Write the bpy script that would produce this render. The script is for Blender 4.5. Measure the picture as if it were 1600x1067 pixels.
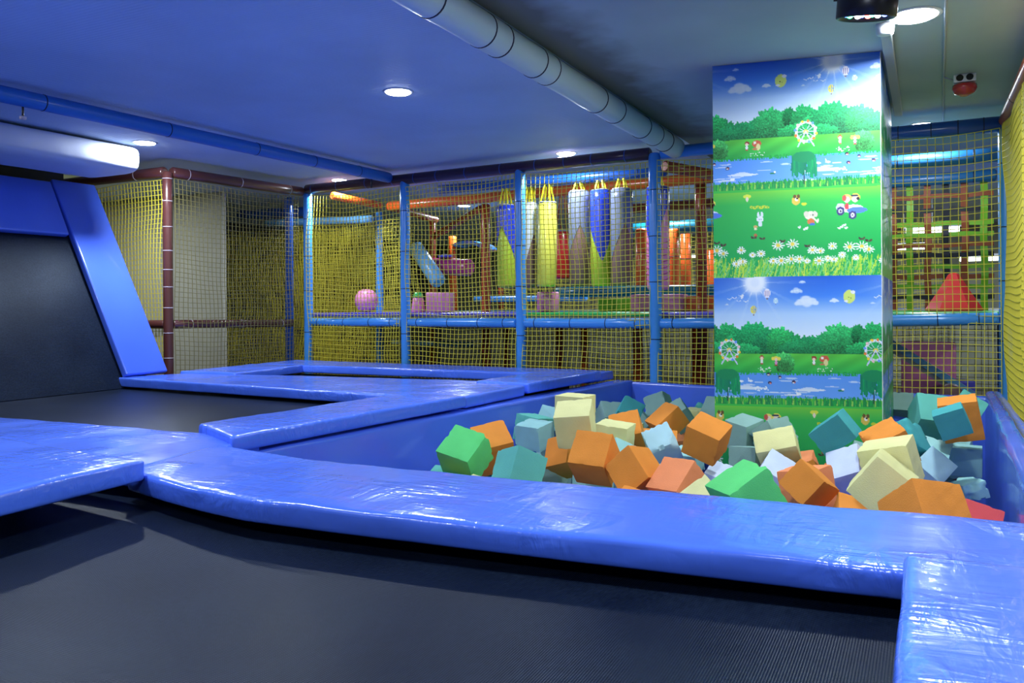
import bpy, bmesh, math, random
import numpy as np
from mathutils import Vector, Matrix, Quaternion, noise

# ------------------------------------------------------------------ camera, light, exposure
for o in list(bpy.data.objects):
    bpy.data.objects.remove(o, do_unlink=True)
SC = bpy.context.scene
COL = SC.collection
YAW = math.radians(26.74)
ROLL = math.radians(0.4)
CAM_Z = 0.53
cam_data = bpy.data.cameras.new('camera')
cam = bpy.data.objects.new('camera', cam_data)
COL.objects.link(cam)
cam.location = (0, 0, CAM_Z)
cam.rotation_euler = (Matrix.Rotation(YAW, 3, 'Z') @ Matrix.Rotation(math.radians(90), 3, 'X') @ Matrix.Rotation(-ROLL, 3, 'Z')).to_euler()
cam_data.sensor_width = 36.0
cam_data.lens = 36.0 * 1290 / 1600
cam_data.shift_y = -57.5 / 1600
cam_data.clip_start = 0.02
SC.camera = cam

world = bpy.data.worlds.new('world')
SC.world = world
world.use_nodes = True
world.node_tree.nodes['Background'].inputs[0].default_value = (0.35, 0.45, 0.7, 1)
world.node_tree.nodes['Background'].inputs[1].default_value = 0.05
SC.view_settings.view_transform = 'Standard'
SC.view_settings.look = 'None'
SC.view_settings.gamma = 1.0
SC.view_settings.exposure = 0.0
SC.view_settings.use_curve_mapping = False
SC.cycles.max_bounces = 8
SC.cycles.diffuse_bounces = 5
SC.cycles.glossy_bounces = 4
SC.cycles.sample_clamp_indirect = 4.0
LAMP_W = 31.0            # power of one ceiling downlight
LAMP_COL = (0.80, 0.90, 1.0)
CEIL = 1.78

rng = random.Random(7)

# ------------------------------------------------------------------ helpers
def tag(o, label=None, cat=None, group=None, kind=None):
    if label: o['label'] = label
    if cat: o['category'] = cat
    if group: o['group'] = group
    if kind: o['kind'] = kind
    return o

def link(name, me, m=None, parent=None):
    o = bpy.data.objects.new(name, me)
    COL.objects.link(o)
    if m is not None and me is not None and not me.materials:
        me.materials.append(m)
    if parent is not None:
        o.parent = parent
    return o

def empty(name, loc=(0, 0, 0), rz=0.0):
    o = bpy.data.objects.new(name, None)
    o.empty_display_size = 0.05
    COL.objects.link(o)
    o.location = loc
    o.rotation_euler = (0, 0, rz)
    return o

def mesh_of(name, verts, faces, smooth=False):
    me = bpy.data.meshes.new(name)
    me.from_pydata([tuple(v) for v in verts], [], faces)
    me.update()
    if smooth:
        me.shade_smooth()
    return me

def bm_mesh(name, bm, smooth=False):
    bmesh.ops.recalc_face_normals(bm, faces=bm.faces[:])
    me = bpy.data.meshes.new(name)
    bm.to_mesh(me)
    bm.free()
    if smooth:
        me.shade_smooth()
    return me

def add_box(bm, x0, x1, y0, y1, z0, z1, bev=0.0, seg=2):
    ret = bmesh.ops.create_cube(bm, size=1.0)
    vs = ret['verts']
    bmesh.ops.scale(bm, vec=(x1 - x0, y1 - y0, z1 - z0), verts=vs)
    bmesh.ops.translate(bm, vec=((x0 + x1) / 2, (y0 + y1) / 2, (z0 + z1) / 2), verts=vs)
    if bev > 0:
        es = list({e for v in vs for e in v.link_edges})
        bmesh.ops.bevel(bm, geom=es, offset=bev, segments=seg, affect='EDGES', profile=0.6)

def box_mesh(name, x0, x1, y0, y1, z0, z1, bev=0.0, seg=2):
    bm = bmesh.new()
    add_box(bm, x0, x1, y0, y1, z0, z1, bev, seg)
    return bm_mesh(name, bm)

def add_tube(bm, pts, r, n=14, cap=True):
    """tube of radius r (number or list) through pts"""
    pts = [Vector(p) for p in pts]
    rs = r if isinstance(r, (list, tuple)) else [r] * len(pts)
    rings = []
    up0 = None
    for i, p in enumerate(pts):
        a = pts[max(0, i - 1)]
        b = pts[min(len(pts) - 1, i + 1)]
        d = (b - a).normalized()
        up = Vector((0, 0, 1)) if abs(d.z) < 0.95 else Vector((0, 1, 0))
        if up0 is not None:
            up = up0
        s = d.cross(up).normalized()
        t = s.cross(d).normalized()
        up0 = t
        rings.append([bm.verts.new(p + (s * math.cos(2 * math.pi * k / n) + t * math.sin(2 * math.pi * k / n)) * rs[i]) for k in range(n)])
    for i in range(len(rings) - 1):
        for k in range(n):
            bm.faces.new((rings[i][k], rings[i][(k + 1) % n], rings[i + 1][(k + 1) % n], rings[i + 1][k]))
    if cap:
        bm.faces.new(rings[0][::-1])
        bm.faces.new(rings[-1])

def tube_mesh(name, pts, r, n=14, smooth=True):
    bm = bmesh.new()
    add_tube(bm, pts, r, n)
    me = bm_mesh(name, bm)
    if smooth:
        for p in me.polygons:
            p.use_smooth = len(p.vertices) == 4
    return me

def lathe_mesh(name, prof, n=24, smooth=True):
    """prof: list of (r, z)"""
    vs, fs = [], []
    for r, z in prof:
        for k in range(n):
            a = 2 * math.pi * k / n
            vs.append((r * math.cos(a), r * math.sin(a), z))
    for i in range(len(prof) - 1):
        for k in range(n):
            fs.append((i * n + k, i * n + (k + 1) % n, (i + 1) * n + (k + 1) % n, (i + 1) * n + k))
    fs.append(tuple(range(n))[::-1])
    fs.append(tuple((len(prof) - 1) * n + k for k in range(n)))
    me = mesh_of(name, vs, fs)
    if smooth:
        for p in me.polygons:
            p.use_smooth = len(p.vertices) == 4
    return me

# ------------------------------------------------------------------ materials
def srgb(r, g, b):
    return tuple(((c / 255) / 12.92 if c / 255 <= 0.04045 else ((c / 255 + 0.055) / 1.055) ** 2.4) for c in (r, g, b)) + (1.0,)

def new_mat(name):
    m = bpy.data.materials.new(name)
    m.use_nodes = True
    nt = m.node_tree
    b = nt.nodes['Principled BSDF']
    return m, nt, b

def N(nt, typ, **kw):
    n = nt.nodes.new(typ)
    for k, v in kw.items():
        if k in n.inputs:
            n.inputs[k].default_value = v
        else:
            setattr(n, k, v)
    return n

def coord(nt, scale=(1, 1, 1), world_space=False, rot=(0, 0, 0)):
    if world_space:
        g = N(nt, 'ShaderNodeNewGeometry')
        out = g.outputs['Position']
    else:
        tc = N(nt, 'ShaderNodeTexCoord')
        out = tc.outputs['Object']
    mp = N(nt, 'ShaderNodeMapping')
    mp.inputs['Scale'].default_value = scale
    mp.inputs['Rotation'].default_value = rot
    nt.links.new(out, mp.inputs['Vector'])
    return mp.outputs['Vector']

def plain(name, col, rough=0.5, spec=0.5, metal=0.0, coat=0.0, var=0.0, bump=0.0, scale=20.0):
    m, nt, b = new_mat(name)
    b.inputs['Base Color'].default_value = col
    b.inputs['Roughness'].default_value = rough
    b.inputs['Specular IOR Level'].default_value = spec
    b.inputs['Metallic'].default_value = metal
    if coat:
        b.inputs['Coat Weight'].default_value = coat
        b.inputs['Coat Roughness'].default_value = 0.12
    if var or bump:
        v = coord(nt)
        nz = N(nt, 'ShaderNodeTexNoise', Scale=scale, Detail=4.0)
        nt.links.new(v, nz.inputs['Vector'])
        if var:
            r = N(nt, 'ShaderNodeMapRange')
            r.inputs['From Min'].default_value = 0.3
            r.inputs['From Max'].default_value = 0.7
            r.inputs['To Min'].default_value = 1 - var
            r.inputs['To Max'].default_value = 1 + var
            nt.links.new(nz.outputs['Fac'], r.inputs['Value'])
            mx = N(nt, 'ShaderNodeVectorMath', operation='SCALE')
            mx.inputs[0].default_value = col[:3]
            nt.links.new(r.outputs['Result'], mx.inputs['Scale'])
            nt.links.new(mx.outputs['Vector'], b.inputs['Base Color'])
        if bump:
            bp = N(nt, 'ShaderNodeBump', Strength=bump, Distance=0.01)
            nt.links.new(nz.outputs['Fac'], bp.inputs['Height'])
            nt.links.new(bp.outputs['Normal'], b.inputs['Normal'])
    return m

def emit(name, col, strength):
    m, nt, b = new_mat(name)
    b.inputs['Base Color'].default_value = (0.8, 0.8, 0.8, 1)
    b.inputs['Emission Color'].default_value = col
    b.inputs['Emission Strength'].default_value = strength
    return m

def vinyl(name, col, rough=0.22, wr=0.5, coat=0.35):
    """soft padded PVC with large soft folds and thin creases"""
    m, nt, b = new_mat(name)
    b.inputs['Roughness'].default_value = rough
    b.inputs['Coat Weight'].default_value = coat
    b.inputs['Coat Roughness'].default_value = 0.08
    v = coord(nt, world_space=True)
    n0 = N(nt, 'ShaderNodeTexNoise', Scale=1.3, Detail=2.0)
    nt.links.new(v, n0.inputs['Vector'])
    mixc = N(nt, 'ShaderNodeMapRange')
    mixc.inputs['From Min'].default_value = 0.3
    mixc.inputs['From Max'].default_value = 0.7
    mixc.inputs['To Min'].default_value = 0.9
    mixc.inputs['To Max'].default_value = 1.1
    nt.links.new(n0.outputs['Fac'], mixc.inputs['Value'])
    sc = N(nt, 'ShaderNodeVectorMath', operation='SCALE')
    sc.inputs[0].default_value = col[:3]
    nt.links.new(mixc.outputs['Result'], sc.inputs['Scale'])
    nt.links.new(sc.outputs['Vector'], b.inputs['Base Color'])
    # folds: stretched, warped noise; a mask keeps them in patches
    mp = N(nt, 'ShaderNodeMapping')
    mp.inputs['Scale'].default_value = (6.0, 22.0, 10.0)
    mp.inputs['Rotation'].default_value = (0, 0, 0.5)
    nt.links.new(v, mp.inputs['Vector'])
    f1 = N(nt, 'ShaderNodeTexNoise', Scale=1.0, Detail=2.0, Distortion=1.2)
    nt.links.new(mp.outputs['Vector'], f1.inputs['Vector'])
    mp2 = N(nt, 'ShaderNodeMapping')
    mp2.inputs['Scale'].default_value = (24.0, 7.0, 10.0)
    mp2.inputs['Rotation'].default_value = (0, 0, -0.35)
    nt.links.new(v, mp2.inputs['Vector'])
    f2 = N(nt, 'ShaderNodeTexNoise', Scale=1.0, Detail=3.0, Distortion=0.8)
    nt.links.new(mp2.outputs['Vector'], f2.inputs['Vector'])
    msk = N(nt, 'ShaderNodeTexNoise', Scale=2.6, Detail=1.0)
    nt.links.new(v, msk.inputs['Vector'])
    mr = N(nt, 'ShaderNodeMapRange')
    mr.inputs['From Min'].default_value = 0.42
    mr.inputs['From Max'].default_value = 0.68
    nt.links.new(msk.outputs['Fac'], mr.inputs['Value'])
    add = N(nt, 'ShaderNodeMath', operation='ADD')
    nt.links.new(f1.outputs['Fac'], add.inputs[0])
    nt.links.new(f2.outputs['Fac'], add.inputs[1])
    mul = N(nt, 'ShaderNodeMath', operation='MULTIPLY')
    nt.links.new(add.outputs['Value'], mul.inputs[0])
    mulm = N(nt, 'ShaderNodeMath', operation='MULTIPLY_ADD')
    mulm.inputs[1].default_value = 1.0
    mulm.inputs[2].default_value = 0.12
    nt.links.new(mr.outputs['Result'], mulm.inputs[0])
    nt.links.new(mulm.outputs['Value'], mul.inputs[1])
    bp = N(nt, 'ShaderNodeBump', Strength=wr, Distance=0.0078)
    nt.links.new(mul.outputs['Value'], bp.inputs['Height'])
    nt.links.new(bp.outputs['Normal'], b.inputs['Normal'])
    nt.links.new(bp.outputs['Normal'], b.inputs['Coat Normal'])
    return m

def foam_mat(name, col):
    m, nt, b = new_mat(name)
    b.inputs['Roughness'].default_value = 0.95
    b.inputs['Specular IOR Level'].default_value = 0.15
    v = coord(nt)
    n1 = N(nt, 'ShaderNodeTexNoise', Scale=9.0, Detail=3.0)
    nt.links.new(v, n1.inputs['Vector'])
    vo = N(nt, 'ShaderNodeTexVoronoi', Scale=260.0)
    nt.links.new(v, vo.inputs['Vector'])
    r = N(nt, 'ShaderNodeMapRange')
    r.inputs['From Min'].default_value = 0.3
    r.inputs['From Max'].default_value = 0.7
    r.inputs['To Min'].default_value = 0.93
    r.inputs['To Max'].default_value = 1.05
    nt.links.new(n1.outputs['Fac'], r.inputs['Value'])
    sc = N(nt, 'ShaderNodeVectorMath', operation='SCALE')
    sc.inputs[0].default_value = col[:3]
    nt.links.new(r.outputs['Result'], sc.inputs['Scale'])
    nt.links.new(sc.outputs['Vector'], b.inputs['Base Color'])
    bp = N(nt, 'ShaderNodeBump', Strength=0.25, Distance=0.002)
    nt.links.new(vo.outputs['Distance'], bp.inputs['Height'])
    nt.links.new(bp.outputs['Normal'], b.inputs['Normal'])
    return m

def ceiling_mat(name, col, ridged):
    m, nt, b = new_mat(name)
    b.inputs['Roughness'].default_value = 0.55 if ridged else 0.75
    b.inputs['Specular IOR Level'].default_value = 0.35
    v = coord(nt, world_space=True)
    n1 = N(nt, 'ShaderNodeTexNoise', Scale=1.6, Detail=5.0)
    nt.links.new(v, n1.inputs['Vector'])
    cr = N(nt, 'ShaderNodeMapRange')
    cr.inputs['From Min'].default_value = 0.3
    cr.inputs['From Max'].default_value = 0.75
    cr.inputs['To Min'].default_value = 1.04
    cr.inputs['To Max'].default_value = 0.86
    nt.links.new(n1.outputs['Fac'], cr.inputs['Value'])
    sc = N(nt, 'ShaderNodeVectorMath', operation='SCALE')
    sc.inputs[0].default_value = col[:3]
    nt.links.new(cr.outputs['Result'], sc.inputs['Scale'])
    if ridged:
        nt.links.new(sc.outputs['Vector'], b.inputs['Base Color'])
        wv = N(nt, 'ShaderNodeTexWave', Scale=14.0)
        wv.bands_direction = 'Y'
        nt.links.new(v, wv.inputs['Vector'])
        bp = N(nt, 'ShaderNodeBump', Strength=0.35, Distance=0.004)
        nt.links.new(wv.outputs['Fac'], bp.inputs['Height'])
        nt.links.new(bp.outputs['Normal'], b.inputs['Normal'])
    else:
        # brown water stain along the wrapped duct (x about -1.4)
        sx = N(nt, 'ShaderNodeSeparateXYZ')
        nt.links.new(v, sx.inputs[0])
        n2 = N(nt, 'ShaderNodeTexNoise', Scale=5.0, Detail=6.0)
        nt.links.new(v, n2.inputs['Vector'])
        a = N(nt, 'ShaderNodeMath', operation='MULTIPLY_ADD')
        a.inputs[1].default_value = 0.30
        nt.links.new(n2.outputs['Fac'], a.inputs[0])
        nt.links.new(sx.outputs['X'], a.inputs[2])
        rg = N(nt, 'ShaderNodeMapRange')
        rg.inputs['From Min'].default_value = -1.36
        rg.inputs['From Max'].default_value = -1.12
        rg.inputs['To Min'].default_value = 0.75
        rg.inputs['To Max'].default_value = 0.0
        nt.links.new(a.outputs['Value'], rg.inputs['Value'])
        mx = N(nt, 'ShaderNodeMixRGB')
        mx.inputs['Color2'].default_value = (0.10, 0.075, 0.04, 1)
        nt.links.new(rg.outputs['Result'], mx.inputs['Fac'])
        nt.links.new(sc.outputs['Vector'], mx.inputs['Color1'])
        nt.links.new(mx.outputs['Color'], b.inputs['Base Color'])
        bp = N(nt, 'ShaderNodeBump', Strength=0.15, Distance=0.004)
        nt.links.new(n2.outputs['Fac'], bp.inputs['Height'])
        nt.links.new(bp.outputs['Normal'], b.inputs['Normal'])
    return m

def mat_mat(name):
    """woven black trampoline bed"""
    m, nt, b = new_mat(name)
    b.inputs['Roughness'].default_value = 0.37
    b.inputs['Specular IOR Level'].default_value = 0.14
    b.inputs['Specular Tint'].default_value = (0.7, 0.82, 1.0, 1)
    v = coord(nt, world_space=True)
    n1 = N(nt, 'ShaderNodeTexNoise', Scale=3.0, Detail=6.0)
    nt.links.new(v, n1.inputs['Vector'])
    n3 = N(nt, 'ShaderNodeTexNoise', Scale=90.0, Detail=2.0)
    nt.links.new(v, n3.inputs['Vector'])
    ramp = N(nt, 'ShaderNodeMixRGB')
    ramp.inputs['Color1'].default_value = (0.003, 0.006, 0.016, 1)
    ramp.inputs['Color2'].default_value = (0.010, 0.017, 0.036, 1)
    ad = N(nt, 'ShaderNodeMath', operation='MULTIPLY')
    nt.links.new(n1.outputs['Fac'], ad.inputs[0])
    nt.links.new(n3.outputs['Fac'], ad.inputs[1])
    mr = N(nt, 'ShaderNodeMapRange')
    mr.inputs['From Min'].default_value = 0.12
    mr.inputs['From Max'].default_value = 0.42
    nt.links.new(ad.outputs['Value'], mr.inputs['Value'])
    nt.links.new(mr.outputs['Result'], ramp.inputs['Fac'])
    nt.links.new(ramp.outputs['Color'], b.inputs['Base Color'])
    w1 = N(nt, 'ShaderNodeTexWave', Scale=62.0)
    w1.bands_direction = 'X'
    w2 = N(nt, 'ShaderNodeTexWave', Scale=62.0)
    w2.bands_direction = 'Y'
    nt.links.new(v, w1.inputs['Vector'])
    nt.links.new(v, w2.inputs['Vector'])
    a2 = N(nt, 'ShaderNodeMath', operation='ADD')
    nt.links.new(w1.outputs['Fac'], a2.inputs[0])
    nt.links.new(w2.outputs['Fac'], a2.inputs[1])
    bp = N(nt, 'ShaderNodeBump', Strength=0.3, Distance=0.0016)
    nt.links.new(a2.outputs['Value'], bp.inputs['Height'])
    nt.links.new(bp.outputs['Normal'], b.inputs['Normal'])
    return m

M = {}
M['pad'] = vinyl('blue_vinyl', (0.078, 0.185, 0.88, 1), 0.24, 1.0, 0.4)
M['pad_smooth'] = vinyl('blue_vinyl_taut', (0.075, 0.165, 0.80, 1), 0.24, 0.15, 0.4)
M['bed'] = mat_mat('woven_bed')
M['black'] = plain('black_fabric', (0.012, 0.012, 0.014, 1), 0.8)
M['ceil_l'] = ceiling_mat('ridged_ceiling', (0.53, 0.64, 0.80, 1), True)
M['ceil_r'] = ceiling_mat('plaster_ceiling', (0.44, 0.52, 0.54, 1), False)
M['floor'] = plain('dark_floor', (0.10, 0.09, 0.07, 1), 0.6, var=0.2, scale=3)
M['wall_dark'] = plain('dark_wall', (0.035, 0.035, 0.04, 1), 0.8)
M['wall_olive'] = plain('olive_wall', (0.26, 0.27, 0.20, 1), 0.8, var=0.25, scale=2)
M['wall_beige'] = plain('beige_wall', (0.52, 0.50, 0.42, 1), 0.7, var=0.06, scale=3)
M['wall_grey'] = plain('grey_wall', (0.42, 0.45, 0.5, 1), 0.8)
M['blue'] = plain('blue_pvc', srgb(70, 150, 228), 0.28, coat=0.3, var=0.05, scale=6)
M['deepblue'] = plain('deep_blue_pvc', srgb(25, 80, 170), 0.3, coat=0.3)
M['beamblue'] = plain('beam_blue_pvc', srgb(42, 112, 196), 0.4, coat=0.15)
M['midblue'] = plain('mid_blue_pvc', srgb(35, 105, 165), 0.4, coat=0.15)
M['teal'] = plain('teal_pvc', srgb(20, 110, 135), 0.3, coat=0.3)
M['lblue'] = plain('light_blue_pvc', srgb(110, 175, 225), 0.3, coat=0.3)
M['brown'] = plain('brown_pvc', srgb(84, 45, 41), 0.3, coat=0.3)
M['darkbrown'] = plain('dark_brown_pvc', srgb(62, 32, 48), 0.3, coat=0.3)
M['orange'] = plain('orange_pvc', srgb(225, 95, 30), 0.3, coat=0.3)
M['rust'] = plain('rust_pvc', srgb(165, 65, 30), 0.35, coat=0.2)
M['purple'] = plain('purple_pvc', srgb(75, 70, 200), 0.3, coat=0.3)
M['green'] = plain('green_pvc', srgb(40, 175, 80), 0.3, coat=0.3)
M['lime'] = plain('lime_fabric', srgb(120, 180, 30), 0.5)
M['pink'] = plain('pink_vinyl', srgb(220, 130, 175), 0.4, coat=0.1)
M['magenta'] = plain('magenta_vinyl', srgb(170, 45, 120), 0.35, coat=0.2)
M['red'] = plain('red_vinyl', srgb(190, 30, 30), 0.3, coat=0.3)
M['yellowvinyl'] = plain('yellow_vinyl', srgb(218, 212, 84), 0.3, coat=0.3)
M['bagolive'] = plain('lime_vinyl', srgb(175, 195, 50), 0.4, coat=0.1)
M['bagblue'] = plain('bag_blue_vinyl', srgb(35, 60, 190), 0.25, coat=0.4)
M['baggrey'] = plain('bag_grey_vinyl', srgb(112, 120, 145), 0.3, coat=0.3)
M['bagbrown'] = plain('bag_brown_vinyl', srgb(128, 96, 92), 0.4, coat=0.1)
M['bagwhite'] = plain('bag_white_vinyl', srgb(215, 222, 224), 0.3, coat=0.3)
M['strap'] = plain('yellow_webbing', srgb(240, 225, 30), 0.6)
M['strapbrown'] = plain('brown_webbing', srgb(150, 72, 40), 0.6)
M['strapblack'] = plain('black_webbing', srgb(22, 22, 40), 0.6)
M['net'] = plain('yellow_net_cord', srgb(222, 206, 62), 0.6)
M['netdim'] = plain('unlit_net_cord', srgb(120, 112, 62), 0.7)  # duller copy of the net yellow; lack of light put into the colour
M['netdark'] = plain('shaded_net_cord', srgb(120, 115, 40), 0.7)  # net yellow darkened: shade under the deck put into the colour
M['netblue'] = plain('pale_net_cord', srgb(205, 190, 80), 0.7)
M['duct'] = plain('white_duct_wrap', srgb(205, 222, 224), 0.45, coat=0.1, bump=0.15, scale=30)
M['ductfab'] = plain('white_duct_fabric', srgb(215, 220, 235), 0.5, coat=0.1, bump=0.2, scale=14)
M['white'] = plain('white_plastic', (0.8, 0.8, 0.8, 1), 0.4)
M['ring'] = plain('dark_tie', (0.01, 0.015, 0.05, 1), 0.5)
M['glow'] = emit('lamp_glow', (0.85, 0.93, 1.0, 1), 22.0)
M['seam'] = plain('pale_tie', srgb(190, 180, 190), 0.4)
M['metal'] = plain('dark_metal', (0.015, 0.015, 0.02, 1), 0.35, metal=0.3)
M['redlens'] = plain('red_lens', srgb(170, 45, 45), 0.2, coat=0.5)

# ------------------------------------------------------------------ the room
def struct(name, me, m):
    o = link(name, me, m)
    o['kind'] = 'structure'
    return o

FLOOR = -0.85
struct('floor', box_mesh('floor', -9.4, 4.0, -3.5, 15.2, FLOOR - 0.1, FLOOR), M['floor'])
struct('ceiling', box_mesh('ceiling', -9.4, -1.66, -3.5, 15.2, CEIL, CEIL + 0.1), M['ceil_l'])
struct('ceiling_right', box_mesh('ceiling_right', -1.66, 4.0, -3.5, 15.2, CEIL, CEIL + 0.1), M['ceil_r'])
struct('wall_left', box_mesh('wall_left', -9.4, -9.3, -3.5, 15.2, FLOOR, CEIL), M['wall_dark'])
struct('wall_back', box_mesh('wall_back', -9.3, 3.9, 15.1, 15.2, FLOOR, CEIL), M['wall_olive'])
struct('wall_right', box_mesh('wall_right', 3.9, 4.0, -3.5, 15.2, FLOOR, CEIL), M['wall_grey'])
struct('wall_front', box_mesh('wall_front', -9.3, 3.9, -3.5, -3.4, FLOOR, CEIL), M['wall_grey'])
struct('wall_partition', box_mesh('wall_partition', -9.28, -6.84, 6.6, 6.65, FLOOR, CEIL - 0.002), M['wall_beige'])
struct('added_dark_screen', box_mesh('added_dark_screen', -7.0, -6.95, -3.4, 4.83, FLOOR, CEIL - 0.002), M['wall_dark'])  # added black screen: darkens the gap above the slanted bed, hides a lamp

# ------------------------------------------------------------------ ceiling lamps
lamp_me = {}
def lamp(x, y, r, label, power=1.0):
    root = empty('ceiling_downlight', (x, y, CEIL))
    tag(root, label, 'lamp', 'round ceiling downlights')
    key = r
    if key not in lamp_me:
        a = lathe_mesh('trim_ring', [(r * 1.0, -0.004), (r * 1.16, -0.004), (r * 1.2, 0.0), (r * 1.0, 0.0)], 32)
        b = lathe_mesh('lamp_diffuser', [(r * 0.4, -0.012), (r * 0.9, -0.011), (r * 1.0, -0.006), (r * 1.0, -0.001)], 32)
        a.materials.append(M['white'])
        b.materials.append(M['glow'])
        lamp_me[key] = (a, b)
    link('trim_ring', lamp_me[key][0], None, root)
    link('lamp_diffuser', lamp_me[key][1], None, root)
    ld = bpy.data.lights.new('downlight', 'AREA')
    ld.shape = 'DISK'
    ld.size = r * 1.8
    ld.energy = LAMP_W * power
    ld.color = LAMP_COL
    lo = bpy.data.objects.new('downlight_glow', ld)
    COL.objects.link(lo)
    lo.parent = root
    lo.location = (0, 0, -0.014)
    return root

LAMPS = [
    (-2.757, 4.013, .075, 'round glowing ceiling light in the open middle of the ridged blue ceiling', 1.0),
    (-5.300, 4.345, .075, 'round ceiling light beside the end of the white fabric duct at the left', 1.3),
    (-2.664, 6.300, .075, 'round ceiling light right above the dark brown beam, over the hanging bags', .6),
    (-0.047, 4.010, .095, 'large bright round ceiling light beside the mural pillar top', 1.0),
    (-5.208, 6.547, .070, 'small-looking ceiling light behind the brown beam in the far left corner', 1.0),
    (-0.032, 6.513, .080, 'ceiling light just over the blue beam right of the pillar', .5),
    (-2.70, 1.70, .075, 'ceiling light over the front trampoline, above the frame', 1.0),
    (-5.30, 1.90, .075, 'ceiling light over the left trampoline, outside the picture', 1.0),
    (-0.05, 1.65, .095, 'ceiling light over the front pad, outside the picture', 1.0),
    (-2.70, -0.7, .075, 'ceiling light behind the camera on the left', 1.0),
    (-0.05, -0.7, .075, 'ceiling light behind the camera on the right', 1.0),
    (-7.70, 5.30, .075, 'added light for the beige partition, unseen behind the black screen', 0.8),  # added lamp, out of view, to brighten the beige partition
    (2.40, 1.65, .075, 'ceiling light beyond the right net, near the front', 0.8),
    (2.40, 5.20, .075, 'ceiling light beyond the right net, near the back', 0.8),
    (-5.20, 9.00, .075, 'ceiling light inside the play frame at the left', 1.0),
    (-2.65, 8.80, .075, 'ceiling light inside the play frame behind the bags', 1.0),
    (-0.90, 9.60, .075, 'ceiling light inside the play frame left of the pillar', 1.0),
    (1.20, 9.20, .075, 'ceiling light behind the woven strap wall', 1.0),
    (-4.20, 12.0, .075, 'ceiling light far back on the left of the play frame', 1.6),
    (-1.30, 12.4, .075, 'ceiling light far back in the middle of the play frame', 1.6),
    (1.00, 12.4, .075, 'ceiling light far back behind the strap wall', 1.6),
]
for x, y, r, lb, p in LAMPS:
    lamp(x, y, r, lb, p)

# ------------------------------------------------------------------ pads
def steps(L, r, step):
    a = [0, r * .18, r * .45, r, r * 1.8]
    n = max(2, int((L - 3.6 * r) / step))
    mid = [r * 1.8 + (L - 3.6 * r) * i / n for i in range(1, n)]
    return a + mid + [L - v for v in reversed(a)]

def rounded_slab(name, quad, z0, z1, r=0.015, step=0.045, puff=0.004, sag=0.0, amp=0.0035, seed=0.0, zc=None, bend=None):
    """quad: near-left, near-right, far-right, far-left plan corners. zc: four top heights instead of z1"""
    q = [Vector(p) for p in quad]
    La = ((q[1] - q[0]).length + (q[2] - q[3]).length) / 2
    Lb = ((q[3] - q[0]).length + (q[2] - q[1]).length) / 2
    T = z1 - z0
    us, vs_ = steps(La, r, step), steps(Lb, r, step)
    r2 = min(r, T * .49)
    ws = [0, r2 * .18, r2 * .45, r2] + ([T / 2] if T > 2.2 * r2 else []) + [T - v for v in (r2, r2 * .45, r2 * .18, 0)]
    ws = sorted(set(round(w, 5) for w in ws))
    nu, nv, nw = len(us), len(vs_), len(ws)
    idx, verts = {}, []
    def add(i, j, k):
        key = (i, j, k)
        if key in idx: return idx[key]
        a, b, c = us[i], vs_[j], ws[k]
        p = Vector((a, b, c))
        inn = Vector((min(max(a, r), La - r), min(max(b, r), Lb - r), min(max(c, r2), T - r2)))
        d = p - inn
        if d.length > 1e-7:
            m = max(abs(d.x), abs(d.y), abs(d.z))
            d = d.normalized() * m
            p = inn + Vector((d.x, d.y, d.z * (r2 / r)))
        a, b, c = p
        fu, fv = a / La, b / Lb
        xy = (q[0] * (1 - fu) + q[1] * fu) * (1 - fv) + (q[3] * (1 - fu) + q[2] * fu) * fv
        if bend:
            fb, near, far = bend
            w = fu / fb if fu < fb else (1 - fu) / (1 - fb)
            w = 1 - (1 - w) ** 1.35
            xy += (Vector(near) * (1 - fv) + Vector(far) * fv) * w
        top = c / T
        e = min(1.0, min(a, La - a) / .09) * min(1.0, min(b, Lb - b) / .09)
        e = max(0.0, e)
        z = z0 + c
        if zc:
            zt = (zc[0] * (1 - fu) + zc[1] * fu) * (1 - fv) + (zc[3] * (1 - fu) + zc[2] * fu) * fv
            z += zt - z1
        z += top * puff * math.sqrt(e) - sag * math.sin(math.pi * fu)
        nz = noise.noise(Vector((xy.x * 5 + seed, xy.y * 5, 0.3)))
        n2 = noise.noise(Vector((xy.x * 14 + seed, xy.y * 14, 1.3)))
        z += top * amp * (nz + .5 * n2)
        off = amp * 0.9 * noise.noise(Vector((xy.x * 9 + seed, xy.y * 9, c * 30)))
        verts.append((xy.x + off, xy.y + off, z))
        idx[key] = len(verts) - 1
        return idx[key]
    faces = []
    for i in range(nu - 1):
        for j in range(nv - 1):
            faces.append((add(i, j, nw - 1), add(i + 1, j, nw - 1), add(i + 1, j + 1, nw - 1), add(i, j + 1, nw - 1)))
            faces.append((add(i, j + 1, 0), add(i + 1, j + 1, 0), add(i + 1, j, 0), add(i, j, 0)))
    for i in range(nu - 1):
        for k in range(nw - 1):
            faces.append((add(i, 0, k), add(i + 1, 0, k), add(i + 1, 0, k + 1), add(i, 0, k + 1)))
            faces.append((add(i + 1, nv - 1, k), add(i, nv - 1, k), add(i, nv - 1, k + 1), add(i + 1, nv - 1, k + 1)))
    for j in range(nv - 1):
        for k in range(nw - 1):
            faces.append((add(0, j + 1, k), add(0, j, k), add(0, j, k + 1), add(0, j + 1, k + 1)))
            faces.append((add(nu - 1, j, k), add(nu - 1, j + 1, k), add(nu - 1, j + 1, k + 1), add(nu - 1, j, k + 1)))
    return mesh_of(name, verts, faces, smooth=True)

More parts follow.
